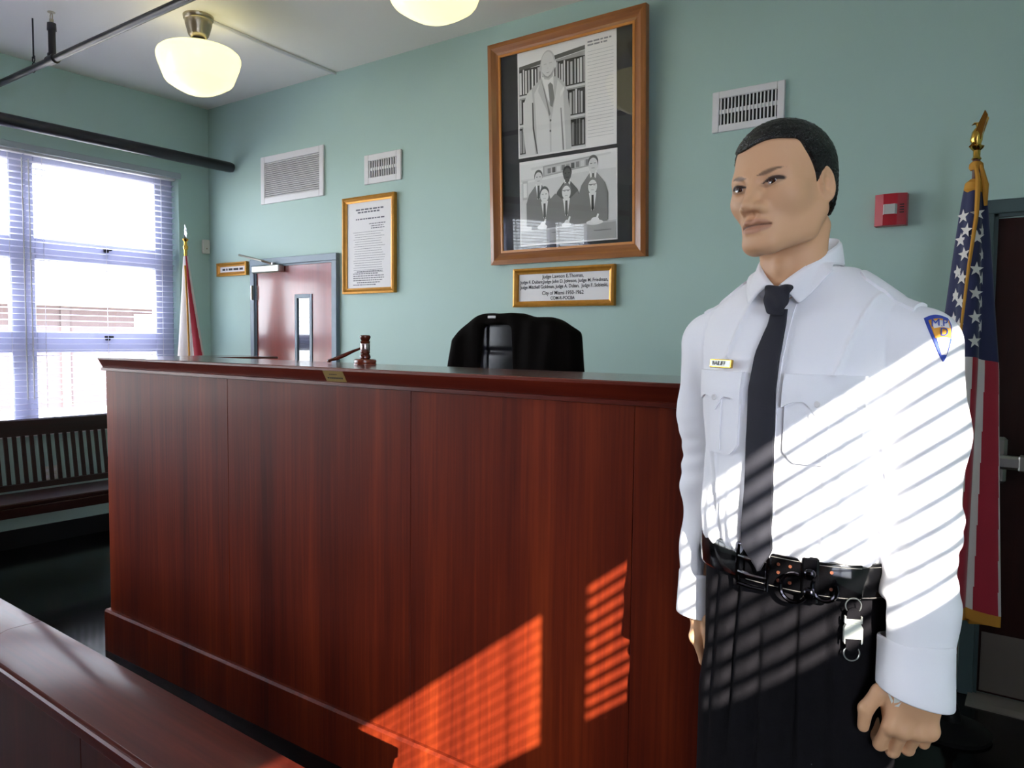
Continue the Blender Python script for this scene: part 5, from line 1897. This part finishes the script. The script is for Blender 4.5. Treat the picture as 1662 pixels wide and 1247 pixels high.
# eyelets
ey_m = mat('copper_eyelet', S(150, 92, 70), .4, .6)
f0 = None
for k, th in enumerate((.14, .27, .40, .66, .79)):
    for dz in (-.013, .013) if k != 1 else (-.013, .0, .013):
        p = belt_pt(th, .0150, 1.236 + dz); n = belt_n(th)
        mb = MB(); mb.lathe([(.0014, 0), (.0026, 0), (.0026, .0009), (.0014, .0009)], n=12, caps=False); mb.lathe([(.0, .0003), (.0016, .0003)], n=12, caps=False)
        o = mb.build('eyelet', ey_m, belt, p); o.rotation_euler = n.to_track_quat('Z', 'Y').to_euler()
# buckle: frame with two prongs
bk = bpy.data.objects.new('buckle', None); COL.objects.link(bk); bk.parent = belt
n = belt_n(-.05); bk.location = belt_pt(-.05, .0165, 1.236); bk.rotation_euler = (0, 0, math.atan2(n.x, -n.y))
mb = MB()
mb.tube([(-.026, 0, -.033), (-.027, -.001, 0), (-.026, 0, .033), (.0, -.003, .0335), (.026, 0, .033), (.027, -.001, 0), (.026, 0, -.033), (0, -.003, -.0335), (-.026, 0, -.033)], .0034, 8)
mb.build('buckle_frame', mat('black_chrome', S(60, 58, 64), .12, 1.0), bk, smooth=True)
for dz in (-.013, .013):
    MB().tube([(-.024, -.001, dz), (-.005, -.0055, dz), (.012, -.0055, dz), (.027, -.003, dz)], [.003, .0032, .003, .0024], 8).build('prong', chrome_m, bk, smooth=True)
# keeper strap with two snaps, and the black carrier ring
kp = bpy.data.objects.new('belt_keeper', None); COL.objects.link(kp); kp.parent = belt
th = .60; n = belt_n(th); kp.location = belt_pt(th, .0165, 1.234); kp.rotation_euler = (0, 0, math.atan2(n.x, -n.y))
MB().bbox(-.0125, .0125, -.004, .002, -.037, .036, .003).build('keeper_strap', patent_m, kp)
for dz in (-.020, .010):
    mb = MB(); mb.lathe([(.0095, 0), (.0095, .002), (.0075, .005), (.004, .0065), (0, .007)], n=20, caps=False); mb.v = [(v[0], -v[2], v[1]) for v in mb.v]
    mb.build('snap', MATS['black_chrome'], kp, (0, -.0035, dz), smooth=True)
pts = []
for i in range(25):
    a = math.radians(-205 + 230 * i / 24)
    pts.append((.022 + .018 * math.cos(a), -.008 - .005 * math.sin(a * .5), -.008 + .020 * math.sin(a)))
MB().tube(pts, .0034, 8).build('carrier_ring', MATS['black_chrome'], kp, smooth=True)
MB().tube([(-.022 + .020 * math.cos(a), -.009, -.014 + .022 * math.sin(a)) for a in [math.radians(70 + 260 * i / 24) for i in range(25)]], .0034, 8).build('carrier_ring', MATS['black_chrome'], kp, smooth=True)
# key clip below the belt
kc = bpy.data.objects.new('key_clip', None); COL.objects.link(kc); kc.parent = man
th = .98
pk_ = belt_pt(th, .016, 1.205); n = belt_n(th); kc.location = pk_; kc.rotation_euler = (0, 0, math.atan2(n.x, -n.y))
ring = lambda r, z, y=0: [(r * math.cos(a), y, z + r * math.sin(a)) for a in [2 * PI * i / 24 for i in range(25)]]
MB().tube(ring(.0115, -.004), .0011, 6).build('top_ring', steel_m, kc, smooth=True)
MB().tube(ring(.0115, -.078), .0011, 6).build('key_ring', steel_m, kc, smooth=True)
def tab(z0, z1, up):
    pts = []
    for i in range(13):
        a = PI * i / 12
        pts.append((.0095 * math.cos(a), (z1 if up else z0) + .0095 * math.sin(a) * (1 if up else -1)))
    pts += [(-.0095, z0 if up else z1), (.0095, z0 if up else z1)]
    m = MB(); m.prism(pts, 'y', -.003, .0); return m
tab(-.026, -.016, True).build('leather_tab', MATS['black_trouser_cloth'], kc)
tab(-.066, -.056, False).build('leather_tab', MATS['black_trouser_cloth'], kc)
clip_m = mat('white_metal_clip', S(226, 228, 222), .25, .6)
m = MB(); m.bbox(-.0125, .0125, -.005, .001, -.031, -.024, .0015); m.bbox(-.013, -.0105, -.005, .001, -.031, -.019, .001); m.bbox(.0105, .013, -.005, .001, -.031, -.019, .001)
m.build('clip_socket', clip_m, kc)
m = MB(); m.prism([(-.0105, -.031), (.0105, -.031), (.0135, -.037), (.0135, -.060), (.0115, -.062), (.0115, -.054), (-.0115, -.054), (-.0115, -.062), (-.0135, -.060), (-.0135, -.037)], 'y', -.006, .001)
m.build('clip_body', clip_m, kc)
# shirt tail bulge over the belt, feet and base
shoe_m = mat('black_shoe', S(14, 14, 15), .2, coat=.5)
for s in (1, -1):
    V, Q = surface_nets(lambda x, y, z: smax(smin(ell(x, y, z, (s * .10, -.05, .085), (.045, .13, .045)), ell(x, y, z, (s * .10, .02, .11), (.042, .055, .06)), .03), .052 - z, .01), ar(s * .10 - .06, s * .10 + .06, .008), ar(-.20, .10, .008), ar(.04, .19, .008), 24, 3)
    np_object('shoe', V, Q, shoe_m, man)
MB().lathe([(.24, 0), (.24, .04), (.232, .05), (0, .05)], n=48).build('base_plate', mat('base_steel', S(120, 120, 122), .3, .9), man, smooth=True)

# chipped paint on the back of the left hand and pale nails on the thumbs
bh = bvh_of(body)
def hand_frame(Hd):
    dn = np.array(Hd['dn'], float); dn /= np.linalg.norm(dn)
    bn = np.array(Hd['bn'], float); bn -= dn * bn.dot(dn); bn /= np.linalg.norm(bn)
    tn = np.cross(dn, bn) * Hd['side']
    return Vector(np.array(Hd['W']) - dn * Hd.get('off', 0)), Vector(tn), Vector(bn), Vector(dn)
Wv, tn_, bn_, dn_ = hand_frame(LH)
def on_hand(t, k):
    o = Wv + tn_ * t + dn_ * k + bn_ * .08
    p, n_ = hit(bh, o, -bn_)
    return (p if p else Wv + tn_ * t + dn_ * k + bn_ * .016) + bn_ * .0008
chip_m = mat('bare_plaster', S(224, 228, 220), .4)
m = MB()
for c in ([(.030, .022), (.035, .027), (.034, .036), (.028, .031)], [(.026, .030), (.030, .036), (.033, .040), (.028, .039)], [(.041, .022), (.042, .025), (.036, .038), (.035, .033)]):
    m.add([on_hand(t, k) for t, k in c], [(0, 1, 2, 3)])
o = m.build('paint_chips', chip_m, man); o['kind'] = 'stuff'
